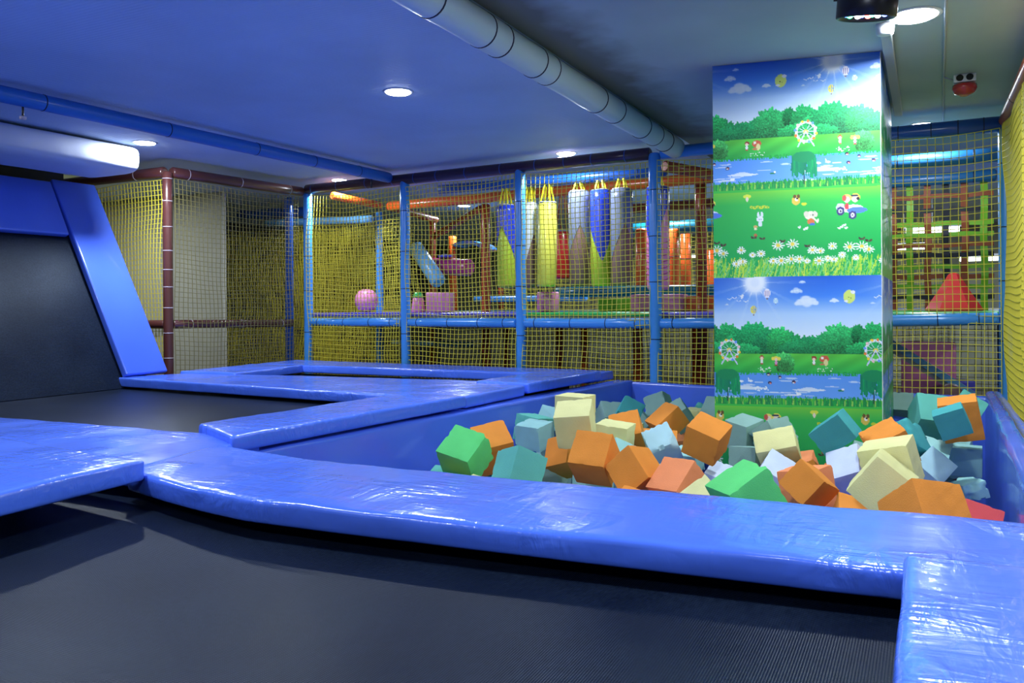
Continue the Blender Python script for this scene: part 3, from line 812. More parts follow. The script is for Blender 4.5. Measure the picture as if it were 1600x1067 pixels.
FILL = [
    ('sunken salmon foam block showing behind the dark-sided orange block', 'salmon', 2, (-0.54, 4.104, -0.27), (0.612, -0.497, 0.374, 0.488)),
    ('sunken mint foam block showing left of the flat mint block', 'mint', 1, (0.126, 4.725, -0.264), (-0.332, -0.554, 0.524, 0.555)),
    ('sunken cream foam block showing right of the pointed grey-green block', 'cream', 2, (-1.436, 5.643, -0.269), (0.027, -0.121, -0.992, 0.01)),
    ('sunken grey-green foam block showing right of the slanting orange block', 'greyteal', 2, (-1.734, 5.337, -0.281), (0.745, 0.542, -0.233, 0.312)),
    ('sunken salmon foam block showing behind the torn mint block', 'salmon', 2, (-1.439, 5.309, -0.405), (0.237, 0.219, -0.585, -0.744)),
    ('sunken orange foam block showing right of the dark-sided orange block', 'orange', 1, (-0.452, 3.825, -0.281), (-0.48, -0.813, 0.141, -0.298)),
    ('sunken sea-green foam block showing left of the block left of the pillar', 'seafoam', 2, (-1.426, 5.843, -0.269), (0.625, 0.56, -0.325, 0.435)),
    ('sunken grey-green foam block showing right of the scuffed white block', 'greyteal', 2, (-0.255, 3.998, -0.205), (0.827, -0.539, 0.081, 0.141)),
    ('sunken grey-green foam block showing below the smooth ice-blue block', 'greyteal', 2, (0.008, 4.623, -0.408), (0.145, 0.186, -0.434, 0.87)),
    ('sunken mint foam block showing behind the dull grey-green block', 'mint', 1, (-1.847, 4.233, -0.285), (0.391, -0.592, -0.599, 0.371)),
    ('sunken mint foam block showing left of the dull grey-green block', 'mint', 2, (-1.966, 4.302, -0.423), (0.894, -0.175, -0.383, -0.156)),
    ('sunken mint foam block showing below the tall block at the back wall', 'mint', 1, (-1.762, 5.859, -0.26), (-0.561, 0.343, -0.75, -0.069)),
    ('sunken cream foam block showing below the slanting orange block', 'cream', 1, (-1.615, 4.762, -0.277), (0.344, 0.519, -0.468, -0.626)),
    ('sunken salmon foam block showing below the smooth ice-blue block', 'salmon', 2, (0.043, 4.841, -0.419), (-0.266, -0.714, 0.349, -0.545)),
    ('sunken mint foam block showing below the ridged orange block', 'mint', 2, (-1.037, 3.343, -0.24), (0.541, 0.84, 0.047, -0.005)),
    ('sunken teal foam block showing below the front raised cream block', 'teal', 2, (-1.867, 4.489, -0.282), (-0.096, -0.517, 0.598, 0.605)),
    ('sunken ice-blue foam block showing below the big green block', 'iceblue', 1, (-0.481, 2.958, -0.266), (-0.488, 0.347, -0.405, -0.692)),
    ('sunken orange foam block showing below the left sea-green block', 'orange', 1, (-1.318, 2.666, -0.255), (-0.267, 0.198, -0.896, 0.294)),
    ('sunken ice-blue foam block showing behind the smooth ice-blue block', 'iceblue', 1, (0.048, 5.218, -0.289), (-0.379, 0.509, -0.604, -0.482)),
    ('sunken grey-green foam block showing below the nearest orange block', 'greyteal', 2, (-0.016, 3.252, -0.254), (-0.45, 0.604, 0.44, -0.489)),
    ('sunken orange foam block showing below the ridged orange block', 'orange', 1, (-0.966, 2.875, -0.244), (-0.113, 0.003, 0.806, -0.582)),
    ('sunken mint foam block showing below the red block', 'mint', 2, (0.083, 2.906, -0.266), (-0.691, 0.255, -0.131, -0.664)),
    ('sunken teal foam block showing below the big green block', 'teal', 1, (-0.599, 3.218, -0.251), (-0.818, 0.264, -0.503, -0.091)),
    ('sunken orange foam block showing left of the dull grey-green block', 'orange', 1, (-1.529, 3.092, -0.256), (-0.321, 0.719, -0.613, 0.064)),
    ('sunken ice-blue foam block showing below the left orange block', 'iceblue', 1, (-2.006, 3.743, -0.256), (0.326, -0.711, 0.156, -0.604)),
    ('sunken mint foam block showing below the worn mint block', 'mint', 2, (-1.098, 2.676, -0.251), (0.198, -0.568, -0.186, -0.777)),
    ('sunken grey-green foam block showing left of the salmon block', 'greyteal', 2, (-1.049, 3.552, -0.261), (0.415, 0.172, -0.82, 0.354)),
    ('sunken cream foam block showing below the dull grey-green block', 'cream', 2, (-1.215, 2.846, -0.28), (-0.467, -0.342, -0.787, -0.216)),
    ('sunken teal foam block showing left of the left sea-green block', 'teal', 2, (-1.772, 3.24, -0.282), (0.567, 0.473, 0.645, 0.198)),
    ('sunken ice-blue foam block showing left of the left sea-green block', 'iceblue', 1, (-1.729, 3.424, -0.247), (-0.044, -0.313, 0.263, 0.912)),
    ('sunken grey-green foam block showing left of the big green block', 'greyteal', 2, (-0.692, 3.386, -0.273), (0.285, 0.802, 0.385, 0.357)),
    ('sunken grey-green foam block showing below the roof-like cream block', 'greyteal', 2, (-0.111, 3.489, -0.239), (-0.752, -0.531, -0.258, -0.293)),
    ('sunken orange foam block showing below the roof-like cream block', 'orange', 1, (-0.221, 3.272, -0.274), (0.105, -0.961, 0.012, 0.255)),
    ('sunken grey-green foam block showing below the block left of the pillar', 'greyteal', 2, (-1.205, 5.564, -0.254), (-0.297, -0.055, -0.184, 0.935)),
    ('sunken grey-green foam block showing below the dark-sided orange block', 'greyteal', 2, (-0.256, 2.51, -0.171), (0.304, 0.463, 0.83, -0.066)),
    ('sunken sea-green foam block showing right of the buried sea-green block', 'seafoam', 1, (-1.466, 2.555, -0.178), (-0.3, 0.088, -0.601, 0.736)),
    ('sunken mint foam block showing below the salmon block', 'mint', 1, (-0.999, 3.306, -0.426), (-0.316, -0.571, 0.035, -0.757)),
    ('sunken cream foam block showing right of the three-faced orange block', 'cream', 1, (-1.165, 5.196, -0.377), (0.56, 0.075, -0.416, -0.713)),
    ('sunken mint foam block showing behind the upright orange block', 'mint', 2, (-1.891, 4.941, -0.393), (0.4, 0.465, -0.045, -0.789)),
    ('sunken grey-green foam block showing right of the salmon block', 'greyteal', 2, (-1.182, 4.335, -0.419), (-0.033, 0.422, -0.578, -0.698)),
    ('sunken mint foam block showing behind the worn mint block', 'mint', 1, (-1.742, 4.361, -0.412), (0.937, -0.16, -0.294, 0.1)),
    ('sunken orange foam block showing below the dark-sided orange block', 'orange', 1, (-0.44, 3.425, -0.414), (-0.099, -0.95, 0.102, -0.278)),
    ('sunken teal foam block showing below the left sea-green block', 'teal', 1, (-1.907, 3.842, -0.403), (-0.533, 0.744, -0.394, -0.077)),
    ('sunken grey-green foam block showing below the dull grey-green block', 'greyteal', 2, (-1.624, 3.417, -0.413), (-0.263, -0.776, 0.179, 0.544)),
    ('sunken sea-green foam block showing below the dull grey-green block', 'seafoam', 1, (-1.433, 3.445, -0.381), (-0.584, -0.718, 0.37, -0.078)),
    ('sunken pale grey-blue foam block showing right of the big green block', 'paleteal', 1, (-0.777, 4.104, -0.407), (0.073, 0.567, -0.817, 0.074)),
    ('sunken sea-green foam block showing below the worn mint block', 'seafoam', 1, (-1.244, 3.28, -0.425), (-0.137, -0.616, 0.148, 0.762)),
    ('sunken cream foam block showing right of the dark-sided orange block', 'cream', 2, (-0.362, 4.001, -0.408), (0.121, -0.233, 0.888, -0.377)),
    ('sunken orange foam block showing right of the left sea-green block', 'orange', 1, (-1.945, 4.06, -0.42), (0.667, 0.498, -0.55, 0.065)),
    ('sunken grey-green foam block showing below the ridged orange block', 'greyteal', 2, (-1.352, 3.988, -0.422), (0.41, -0.717, -0.472, 0.308)),
    ('sunken grey-green foam block showing left of the worn mint block', 'greyteal', 2, (-1.681, 3.854, -0.416), (0.336, 0.029, 0.912, 0.233)),
    ('sunken orange foam block showing right of the big green block', 'orange', 1, (-0.617, 3.878, -0.427), (0.748, -0.399, -0.049, -0.529)),
    ('sunken pale grey-blue foam block showing below the worn mint block', 'paleteal', 2, (-1.483, 3.77, -0.412), (-0.736, 0.353, -0.425, 0.391)),
    ('sunken grey-green foam block showing left of the three-faced orange block', 'greyteal', 2, (-1.389, 5.523, -0.423), (0.866, 0.396, -0.285, -0.111)),
    ('sunken grey-green foam block showing right of the nearest orange block', 'greyteal', 2, (0.074, 4.069, -0.429), (-0.166, 0.696, -0.352, 0.603)),
    ('sunken mint foam block showing below the dull grey-green block', 'mint', 2, (-1.411, 3.252, -0.38), (-0.215, -0.699, -0.119, -0.671)),
]
fill_meshes = {}
for label, colour, var, loc, q in FILL:
    key = (colour, var)
    if key not in fill_meshes:
        me = foam_mesh((.148, .148, .148), var, 100 + len(fill_meshes), 6)
        me.materials.append(FM[colour])
        fill_meshes[key] = me
    o = link('foam_block', fill_meshes[key])
    o.location = loc
    o.rotation_mode = 'QUATERNION'
    o.rotation_quaternion = q
    tag(o, label, 'foam block', 'foam blocks filling the pit')

# ------------------------------------------------------------------ pillar with the printed mural
def build_canvas():
    W, H = 300, 444
    yy, xx = np.mgrid[0:H, 0:W]
    u = xx / W
    v = yy / H
    img = np.zeros((H, W, 3))
    r2 = np.random.default_rng(5)
    def C(*c): return np.array(c) / 255.0
    def grad(v0, v1, c0, c1):
        m = (v >= v0) & (v < v1)
        t = np.clip((v - v0) / (v1 - v0), 0, 1)[..., None]
        img[m] = (C(*c0) * (1 - t) + C(*c1) * t)[m]
    grad(0, .09, (40, 98, 208), (70, 135, 235))
    grad(.09, .17, (70, 135, 235), (178, 212, 252))
    grad(.17, .32, (178, 212, 252), (244, 250, 255))
    grad(.32, .48, (60, 190, 90), (40, 180, 80))
    grad(.44, .58, (92, 152, 238), (112, 170, 246))
    grad(.56, .60, (120, 200, 60), (60, 195, 80))
    grad(.60, .66, (120, 205, 70), (55, 185, 85))
    grad(.66, 1.01, (55, 185, 85), (25, 165, 88))
    def wrapd(a, b):
        d = a - b
        return d - np.round(d)
    A = W / H   # u unit in v units
    def dist(cx, cy):
        return wrapd(u, cx) * A, v - cy
    def ell(cx, cy, rx, ry, col, al=1.0, soft=0.0, rot=0.0):
        dx, dy = dist(cx, cy)
        if rot:
            c, s = math.cos(rot), math.sin(rot)
            dx, dy = dx * c + dy * s, -dx * s + dy * c
        d = np.sqrt((dx / rx) ** 2 + (dy / ry) ** 2)
        if soft > 0:
            m = np.clip((1 - d) / soft, 0, 1) * al
        else:
            m = (d < 1) * al
        img[:] = img * (1 - m[..., None]) + C(*col) * m[..., None]
    def line(x0, y0, x1, y1, w, col, al=1.0):
        ax, ay = dist(x0, y0)
        bx, by = wrapd(np.array(x1), x0) * A, y1 - y0
        L = bx * bx + by * by + 1e-12
        t = np.clip((ax * bx + ay * by) / L, 0, 1)
        d = np.hypot(ax - t * bx, ay - t * by)
        m = (d < w) * al
        img[:] = img * (1 - m[..., None]) + C(*col) * m[..., None]
    # sun and rays
    sx, sy = .80, .025
    dx, dy = dist(sx, sy)
    d = np.hypot(dx, dy)
    g = np.exp(-(d / .055) ** 4) * .95 + np.exp(-(d / .16) ** 2) * .28
    ang = np.arctan2(dy, dx)
    ray = (np.cos(ang * 13) > .86) * np.exp(-d / .09) * .5
    k = np.clip(g + ray, 0, .95)[..., None]
    img[:] = img * (1 - k) + k * C(240, 246, 255)
    for k in range(14):
        a = k * 2 * math.pi / 14
        ell(sx + math.cos(a) * .030 / A, sy + math.sin(a) * .030, .014, .014, (244, 248, 255), .6, .6)
    # clouds
    def cloud(cx, cy, s, al=.85):
        for ox, oy, r in ((-.6, .1, .5), (-.1, -.25, .62), (.45, -.05, .52), (0, .2, .6), (.8, .2, .35), (-.9, .25, .32)):
            ell(cx + ox * s / A, cy + oy * s * .7, r * s, r * s * .72, (222, 234, 250), al, .35)
    cloud(.160, .115, .050, .92)
    cloud(.09, .065, .026, .7)
    cloud(.13, .025, .014, .6)
    cloud(.345, .112, .019, .95)
    cloud(.60, .125, .010, .6)
    # crescent smiling moon
    ell(.445, .095, .026, .030, (215, 232, 120))
    ell(.47, .075, .010, .008, (235, 240, 250))
    ell(.425, .115, .010, .005, (240, 240, 235))
    ell(.44, .098, .003, .002, (60, 70, 40))
    ell(.455, .102, .003, .002, (60, 70, 40))
    # balloons
    for bx, by, s, c1, c2 in ((.885, .075, .020, (245, 240, 250), (120, 80, 160)), (.79, .150, .019, (240, 225, 90), (60, 140, 220)), (.945, .11, .013, (220, 240, 250), (150, 200, 235))):
        ell(bx, by, s * .8, s, c1)
        for o in (-.45, 0, .45):
            ell(bx + o * s / A, by, s * .10, s * .85, c2)
        ell(bx, by + s * 1.25, s * .22, s * .15, (140, 110, 80))
    # birds
    for bx, by in ((.655, .095), (.70, .085), (.685, .11), (.735, .112), (.62, .10)):
        line(bx - .015, by - .004, bx, by + .003, .0016, (230, 238, 250))
        line(bx, by + .003, bx + .015, by - .006, .0016, (230, 238, 250))
    ell(.71, .088, .006, .012, (235, 240, 250), 1, 0, .4)
    # tree line
    def crown(cx, cy, rx, ry, base):
        ddx, ddy = dist(cx, cy)
        th = np.arctan2(ddy, ddx)
        wob = 1 + .05 * np.sin(th * 29 + cy * 60) + .06 * np.sin(th * 9 + cx * 40) + .05 * np.sin(th * 17 + cx * 90)
        dd = np.sqrt((ddx / rx) ** 2 + (ddy / ry) ** 2) / wob
        m = dd < 1
        tex = r2.random((H, W))
        tex = (tex + np.roll(tex, 1, 0) + np.roll(tex, 1, 1) + np.roll(tex, (1, 1), (0, 1))) / 4
        sh = (.50 + .85 * tex + .35 * np.clip(-ddy / ry, -1, 1))[..., None]
        img[m] = np.clip(C(*base) * sh, 0, 1)[m]
    for cx, cy, rx, ry, b in ((.02, .305, .075, .085, (30, 125, 70)), (.17, .315, .07, .07, (28, 120, 72)), (.27, .31, .07, .075, (30, 130, 75)),
                              (.37, .285, .08, .10, (45, 150, 85)), (.47, .29, .07, .085, (40, 140, 78)), (.50, .255, .03, .06, (25, 115, 65)),
                              (.60, .28, .06, .10, (32, 135, 75)), (.66, .31, .07, .07, (35, 140, 80)), (.79, .285, .10, .11, (28, 135, 78)),
                              (.90, .30, .08, .085, (26, 120, 72)), (.97, .29, .06, .09, (40, 150, 80)), (.08, .33, .08, .06, (30, 120, 70)),
                              (.55, .33, .09, .055, (38, 145, 80)), (.72, .335, .08, .05, (35, 140, 78))):
        crown(cx, cy + .012, rx, ry * .78, tuple(min(255, int(q * 1.12)) for q in b))
    m = (v > .355) & (v < .445)
    tt = np.clip((v - .355) / .09, 0, 1)[..., None]
    lawn = C(95, 200, 70) * (1 - tt) + C(45, 175, 80) * tt
    img[m] = (lawn * (1 + .05 * np.sin(u * 30 + v * 90))[..., None])[m]
    # bush at the left of the lawn
    for cx, cy, rx, ry in ((.985, .395, .035, .045), (.02, .40, .035, .045), (.0, .385, .03, .035)):
        crown(cx, cy, rx, ry, (70, 175, 90))
    # ferris wheel
    fx, fy, fr_ = .615, .338, .046
    dx, dy = dist(fx, fy)
    d = np.hypot(dx, dy)
    for rr_, w in ((fr_, .0030), (fr_ * .88, .0016)):
        mm = np.abs(d - rr_) < w
        img[mm] = C(235, 240, 250)
    for k in range(12):
        a = k * math.pi / 6
        line(fx, fy, fx + math.cos(a) * fr_ / A, fy + math.sin(a) * fr_, .0010, (225, 240, 250))
        cc = [(250, 215, 60), (240, 130, 60), (110, 160, 245), (245, 200, 210)][k % 4]
        ell(fx + math.cos(a + .2) * fr_ * 1.06 / A, fy + math.sin(a + .2) * fr_ * 1.06, .0065, .0065, cc)
    ell(fx, fy, .011, .011, (235, 225, 90))
    line(fx, fy, fx - .055, fy + .066, .0030, (205, 210, 245))
    line(fx, fy, fx + .055, fy + .066, .0030, (205, 210, 245))
    # mushroom, children, flowers on the lawn
    ell(.275, .378, .022, .016, (205, 95, 70)); ell(.285, .395, .009, .016, (225, 215, 150)); ell(.262, .374, .007, .006, (245, 235, 220)); ell(.262, .402, .012, .004, (200, 120, 90))
    for kx, ky, hair, body in ((.205, .382, (150, 60, 50), (240, 240, 240)), (.845, .380, (170, 90, 50), (235, 235, 230)), (.945, .385, (240, 225, 90), (225, 150, 200))):
        ell(kx, ky - .008, .011, .010, hair); ell(kx, ky - .003, .008, .007, (245, 215, 190)); ell(kx, ky + .012, .006, .011, body); ell(kx, ky + .022, .006, .003, (190, 60, 60))
    ell(.925, .378, .008, .008, (240, 225, 90)); ell(.965, .378, .008, .008, (240, 225, 90))
    for c0, n in ((.28, 16), (.86, 22)):
        for k in range(n):
            ell(c0 + r2.uniform(-.05, .05), .428 + r2.uniform(-.010, .008), .0026, .0022, (240, 246, 240))
    # grass fringe on the lawn edge
    for k in range(170):
        gx = r2.random()
        line(gx, .452, gx + r2.uniform(-.006, .006), .452 - r2.uniform(.008, .018), .0016, (35, r2.integers(140, 180), 70))
    # river streaks
    for k in range(16):
        ell(r2.random(), .465 + .095 * r2.random(), r2.uniform(.02, .05), r2.uniform(.0015, .0035), (205, 222, 250), .9)
    for cx, cy, w, h in ((.17, .520, .075, .012), (.72, .515, .10, .012), (.05, .545, .05, .006), (.93, .535, .05, .005)):
        ell(cx, cy, w, h * .5, (222, 232, 250)); ell(cx, cy - h * .2, w * .5, h * .8, (222, 232, 250), .9)
    # swans, ducks
    for kx, ky in ((.765, .478), (.70, .480), (.10, .535)):
        ell(kx, ky + .004, .012, .005, (245, 248, 255)); line(kx - .012, ky, kx - .016, ky - .012, .0018, (245, 248, 255))
    for kx, ky in ((.065, .485), (.90, .490), (.89, .450), (.97, .463)):
        ell(kx, ky, .009, .008, (50, 45, 80)); ell(kx + .006, ky + .002, .004, .004, (220, 90, 80)); ell(kx, ky + .003, .004, .003, (235, 235, 235))
    ell(.385, .520, .014, .004, (40, 130, 90)); ell(.40, .515, .006, .005, (245, 240, 250))
    for k in range(12):
        ell(.84 + r2.uniform(-.05, .07), .515 + r2.uniform(-.008, .012), .004, .0035, (240, 244, 252))
    # fringe below the river
    for k in range(260):
        gx = r2.random()
        line(gx, .590, gx + r2.uniform(-.012, .012), .590 - r2.uniform(.018, .042), .0022, (35, int(r2.integers(130, 175)), 75))
    for k in range(20):
        line(k / 20 + .01, .588, k / 20 + .012, .572, .0030, (150, 205, 90))
    # willow
    line(.605, .575, .600, .50, .0034, (40, 75, 60))
    for k in range(120):
        bx = .60 + r2.uniform(-.085, .085)
        top = .432 + abs(bx - .60) * .22
        line(bx, top, bx + r2.uniform(-.008, .008), top + r2.uniform(.05, .105), .0024, (20, int(r2.integers(120, 165)), 95))
    ell(.60, .452, .052, .026, (28, 140, 88))
    # big lawn figures: hat fairy, lettering-like leaves, dog, rabbit, elephant, car
    ell(.205, .622, .018, .010, (220, 230, 80)); ell(.205, .635, .006, .012, (235, 225, 200))
    for k in range(6):
        ell(.235 + k * .022, .672 + .004 * (k % 2), .009, .006, (205, 215, 60)); ell(.238 + k * .022, .674, .004, .003, (90, 190, 80))
    ell(.545, .650, .019, .022, (225, 195, 85)); ell(.535, .632, .007, .009, (110, 85, 50)); ell(.562, .632, .007, .009, (110, 85, 50)); ell(.548, .646, .007, .009, (250, 245, 235)); ell(.552, .642, .004, .004, (40, 35, 30))
    ell(.60, .668, .012, .007, (205, 215, 60))
    for o in (-.012, .012):
        ell(.295 + o, .710, .005, .015, (225, 232, 250))
    ell(.295, .730, .016, .014, (230, 236, 250)); ell(.295, .752, .010, .012, (225, 232, 250)); ell(.288, .731, .002, .003, (60, 60, 80)); ell(.303, .731, .002, .003, (60, 60, 80))
    ell(.64, .722, .024, .020, (228, 224, 200)); ell(.615, .715, .012, .014, (215, 208, 190)); ell(.672, .718, .014, .014, (215, 208, 190)); ell(.645, .750, .017, .014, (215, 120, 70)); ell(.655, .762, .014, .006, (70, 120, 200))
    line(.665, .735, .69, .752, .004, (228, 224, 200)); line(.69, .752, .695, .742, .004, (228, 224, 200)); ell(.642, .72, .0025, .003, (50, 50, 60)); ell(.66, .72, .0025, .003, (50, 50, 60))
    ell(.93, .700, .045, .020, (225, 232, 250)); ell(.955, .706, .045, .014, (90, 130, 225)); ell(.845, .690, .020, .018, (205, 212, 240))
    for wx, wy in ((.845, .708), (.925, .728)):
        ell(wx, wy, .019, .019, (70, 65, 120)); ell(wx, wy, .010, .010, (215, 215, 235)); ell(wx, wy, .004, .004, (70, 60, 80))
    ell(.888, .650, .020, .017, (240, 228, 110)); ell(.888, .657, .014, .013, (248, 222, 200)); ell(.872, .650, .010, .014, (205, 90, 80)); ell(.888, .688, .010, .014, (215, 75, 85))
    ell(.945, .648, .021, .017, (240, 228, 90)); ell(.942, .656, .015, .013, (248, 222, 200)); ell(.962, .655, .007, .008, (60, 55, 60)); ell(.937, .640, .018, .004, (60, 60, 90))
    ell(.262, .765, .010, .008, (215, 175, 110)); ell(.262, .775, .008, .006, (235, 225, 190)); ell(.262, .805, .009, .008, (190, 110, 70))
    for bx, by in ((.565, .775), (.60, .785), (.615, .78), (.85, .78), (.87, .772), (.88, .785), (.835, .785)):
        ell(bx, by, .007, .004, (230, 238, 240), 1, 0, .5); ell(bx + .008, by - .003, .004, .005, (215, 225, 215))
    # grass at the foot
    for k in range(520):
        gx = r2.random()
        h = r2.uniform(.03, .095)
        cc = [(150, 215, 70), (200, 225, 80), (80, 195, 90), (120, 210, 130), (40, 165, 90)][int(r2.integers(0, 5))]
        line(gx, 1.0, gx + r2.uniform(-.02, .06), 1.0 - h, .0020, cc)
    # daisies
    def daisy(cx, cy, s):
        for k in range(10):
            a = k * math.pi / 5
            line(cx, cy, cx + math.cos(a) * s / A, cy + math.sin(a) * s * .8, .0022, (244, 248, 246))
        ell(cx, cy, s * .34, s * .30, (232, 208, 80))
    for cx, cy, s in ((.03, .885, .024), (.16, .872, .020), (.24, .895, .015), (.30, .890, .020), (.42, .855, .028), (.52, .850, .028), (.385, .925, .020), (.44, .925, .026),
                      (.51, .920, .026), (.565, .92, .020), (.655, .88, .022), (.71, .885, .018), (.70, .93, .022), (.79, .865, .020), (.80, .925, .018), (.855, .905, .016),
                      (.905, .870, .028), (.985, .870, .028), (.125, .935, .020), (.17, .925, .020), (.945, .92, .015), (.62, .93, .014), (.76, .92, .016)):
        daisy(cx, cy, s)
    for bx, by in ((.03, .845), (.45, .835), (.985, .835), (.62, .86), (.31, .82), (.25, .815)):
        ell(bx - .010, by, .009, .005, (70, 65, 60), 1, 0, .6); ell(bx + .010, by, .009, .005, (85, 75, 60), 1, 0, -.6)
    return np.clip(img, 0, 1)
CAN = build_canvas()
PERIOD = 0.706          # metres of wall per repeat of the print
DROP = 1.115            # metres per drop of wallpaper
def mural_face(p0, p1, z0, z1, s0, cell, slope=0.0):
    """vertex-coloured printed sheet from plan point p0 to p1; s0 = print offset in metres"""
    L = math.hypot(p1[0] - p0[0], p1[1] - p0[1])
    nu = int(L / cell)
    nv = int((z1 - z0) / cell)
    U, V = np.meshgrid(np.linspace(0, 1, nu + 1), np.linspace(0, 1, nv + 1))
    co = np.zeros((nv + 1, nu + 1, 3), dtype=np.float32)
    co[..., 0] = p0[0] + (p1[0] - p0[0]) * U
    co[..., 1] = p0[1] + (p1[1] - p0[1]) * U
    co[..., 2] = z1 - (z1 - z0) * V
    s = U * L + s0
    down = (z1 - z0) * V + slope * U
    drop = np.floor(down / DROP).astype(int)
    vv = down / DROP - drop
    sh = s / PERIOD + np.where(drop % 2 == 1, -.455, 0.0)
    H, W, _ = CAN.shape
    ix = (np.floor((sh % 1.0) * W)).astype(int) % W
    iy = np.clip((vv * H).astype(int), 0, H - 1)
    rgb = CAN[iy, ix]
    lin = np.where(rgb <= .04045, rgb / 12.92, ((rgb + .055) / 1.055) ** 2.4)
    col = np.ones((nv + 1, nu + 1, 4), dtype=np.float32)
    col[..., :3] = lin
    a = (np.arange(nv)[:, None] * (nu + 1) + np.arange(nu)[None, :])
    quads = np.stack([a, a + nu + 1, a + nu + 2, a + 1], -1).reshape(-1, 4)
    me = bpy.data.meshes.new('printed_wallpaper')
    me.vertices.add(co.size // 3)
    me.vertices.foreach_set('co', co.ravel())
    me.loops.add(quads.size)
    me.loops.foreach_set('vertex_index', quads.ravel().astype(np.int32))
    me.polygons.add(len(quads))
    me.polygons.foreach_set('loop_start', np.arange(0, quads.size, 4, dtype=np.int32))
    me.update(calc_edges=True)
    ca = me.color_attributes.new('print', 'FLOAT_COLOR', 'POINT')
    ca.data.foreach_set('color', col.ravel())
    return me

m, nt, b = new_mat('printed_mural')
at = N(nt, 'ShaderNodeVertexColor')
at.layer_name = 'print'
nt.links.new(at.outputs['Color'], b.inputs['Base Color'])
b.inputs['Roughness'].default_value = 0.38
b.inputs['Specular IOR Level'].default_value = 0.4
M['mural'] = m

CP = [(-1.005, 4.365), (-0.205, 4.500), (-0.205, 5.86), (-1.005, 5.90)]
bm = bmesh.new()
lo = [bm.verts.new((x, y, FLOOR)) for x, y in CP]
hi = [bm.verts.new((x, y, CEIL - .001)) for x, y in CP]
bm.faces.new(lo[::-1]); bm.faces.new(hi)
for i in range(4):
    bm.faces.new((lo[i], lo[(i + 1) % 4], hi[(i + 1) % 4], hi[i]))
pillar = struct('pillar', bm_mesh('pillar', bm), M['white'])
e = .0015
sheet = link('mural_front', mural_face((CP[0][0] - e, CP[0][1] - e), (CP[1][0] + e, CP[1][1] - e), -.45, CEIL - .002, -.026, .0030, slope=.004), M['mural'], pillar)
sheet['label'] = 'printed meadow wallpaper facing the foam pit'
sheet = link('mural_side', mural_face((CP[1][0] + e, CP[1][1] - e), (CP[2][0] + e, CP[2][1]), -.45, CEIL - .002, .776, .006), M['mural'], pillar)
sheet['label'] = 'printed meadow wallpaper on the right side'
sheet = link('mural_left_side', mural_face((CP[3][0] - e, CP[3][1]), (CP[0][0] - e, CP[0][1] - e), -.45, CEIL - .002, .35, .012), M['mural'], pillar)
sheet = link('corner_strip', box_mesh('corner_strip', -.206, -.2025, 4.4965, 4.4995, -.3, CEIL - .004, .001, 1), M['white'], pillar)

# ------------------------------------------------------------------ posts and beams
ring_cache = {}
def rod(name, p0, p1, r, mat, label, cat, group=None, ties=0, tie_m='ring', wob=0.0):
    p0, p1 = Vector(p0), Vector(p1)
    L = (p1 - p0).length
    npt = max(2, int(L / .3) + 1)
    pts, rr_ = [], []
    for i in range(npt):
        t = i / (npt - 1)
        pts.append(p0.lerp(p1, t))
        rr_.append(r * (1 + wob * math.sin(i * 2.7)))
    # soft rounded ends
    d = (p1 - p0).normalized()
    pts = [p0, p0 + d * r * .25] + pts[1:-1] + [p1 - d * r * .25, p1]
    rr_ = [r * .75, r] + rr_[1:-1] + [r, r * .75]
    me = tube_mesh(name, pts, rr_, 18)
    o = link(name, me, M[mat])
    tag(o, label, cat, group)
    for k in range(ties):
        t = (k + .5 + .18 * math.sin(k * 5.1 + r * 100)) / ties
        c = p0.lerp(p1, t)
        tm = tube_mesh('tie_band', [c - d * .003, c + d * .003], r * 1.035, 18)
        link('tie_band', tm, M[tie_m], o)
    return o

PT = .040
P0, P1, P2, P3, P4, P5 = (-5.50, 6.42), (-4.27, 6.31), (-3.05, 6.22), (-1.86, 6.13), (-0.68, 6.09), (0.44, 6.05)
BG = 'blue padded posts of the back net'
for (x, y), lb, r in ((P0, 'blue padded post in the left corner where the brown beams meet', .044),
                      (P1, 'blue padded post of the back net, just right of the corner bay', .044),
                      (P2, 'blue padded post of the back net, left of the hanging white bag', .044),
                      (P3, 'blue padded post of the back net, in front of the striped pink bag', .047),
                      (P4, 'blue padded post hidden behind the mural pillar', .044),
                      (P5, 'blue padded corner post at the far right of the pit', .040)):
    rod('padded_post', (x, y, FLOOR), (x, y, 1.68), r, 'blue', lb, 'post', BG, 6)
rod('padded_post', (-5.62, 6.28, FLOOR), (-5.62, 6.28, 1.60), .040, 'deepblue', 'darker blue padded post doubled up beside the left corner post', 'post', BG, 7)
rod('padded_post', (-5.66, 4.86, FLOOR), (-5.66, 4.86, 1.66), .040, 'brown', 'brown padded post with pale ties, beside the slanted bounce wall', 'post', None, 14, 'seam')
rod('padded_post', (0.47, 4.90, FLOOR), (0.47, 4.90, 1.66), .035, 'blue', 'blue padded post in the right side net, cut by the frame edge', 'post', None, 5)
rod('padded_post', (0.47, 3.7, FLOOR), (0.47, 3.7, 1.66), .035, 'blue', 'blue padded post in the right side net, outside the picture', 'post', None, 5)

def beamx(a, b, z, r, mat, label, ties=6, tm='ring', dz=0.0):
    return rod('padded_beam', (a[0], a[1], z), (b[0], b[1], z + dz), r, mat, label, 'beam', None, ties, tm)
# top beams of the back net
beamx((P0[0], P0[1] - .02), (P3[0] - .03, P3[1] + .0), 1.685, .048, 'darkbrown', 'dark brown padded beam along the top of the back net', 12, 'deepblue', -.005)
beamx((P3[0] + .05, P3[1]), (P4[0] - .05, P4[1]), 1.675, .046, 'blue', 'bright blue padded beam on top, between the brown beam and the pillar', 3)
beamx((P4[0] + .05, P4[1]), (P5[0], P5[1]), 1.650, .050, 'deepblue', 'deep blue padded beam along the top, right of the pillar', 6)
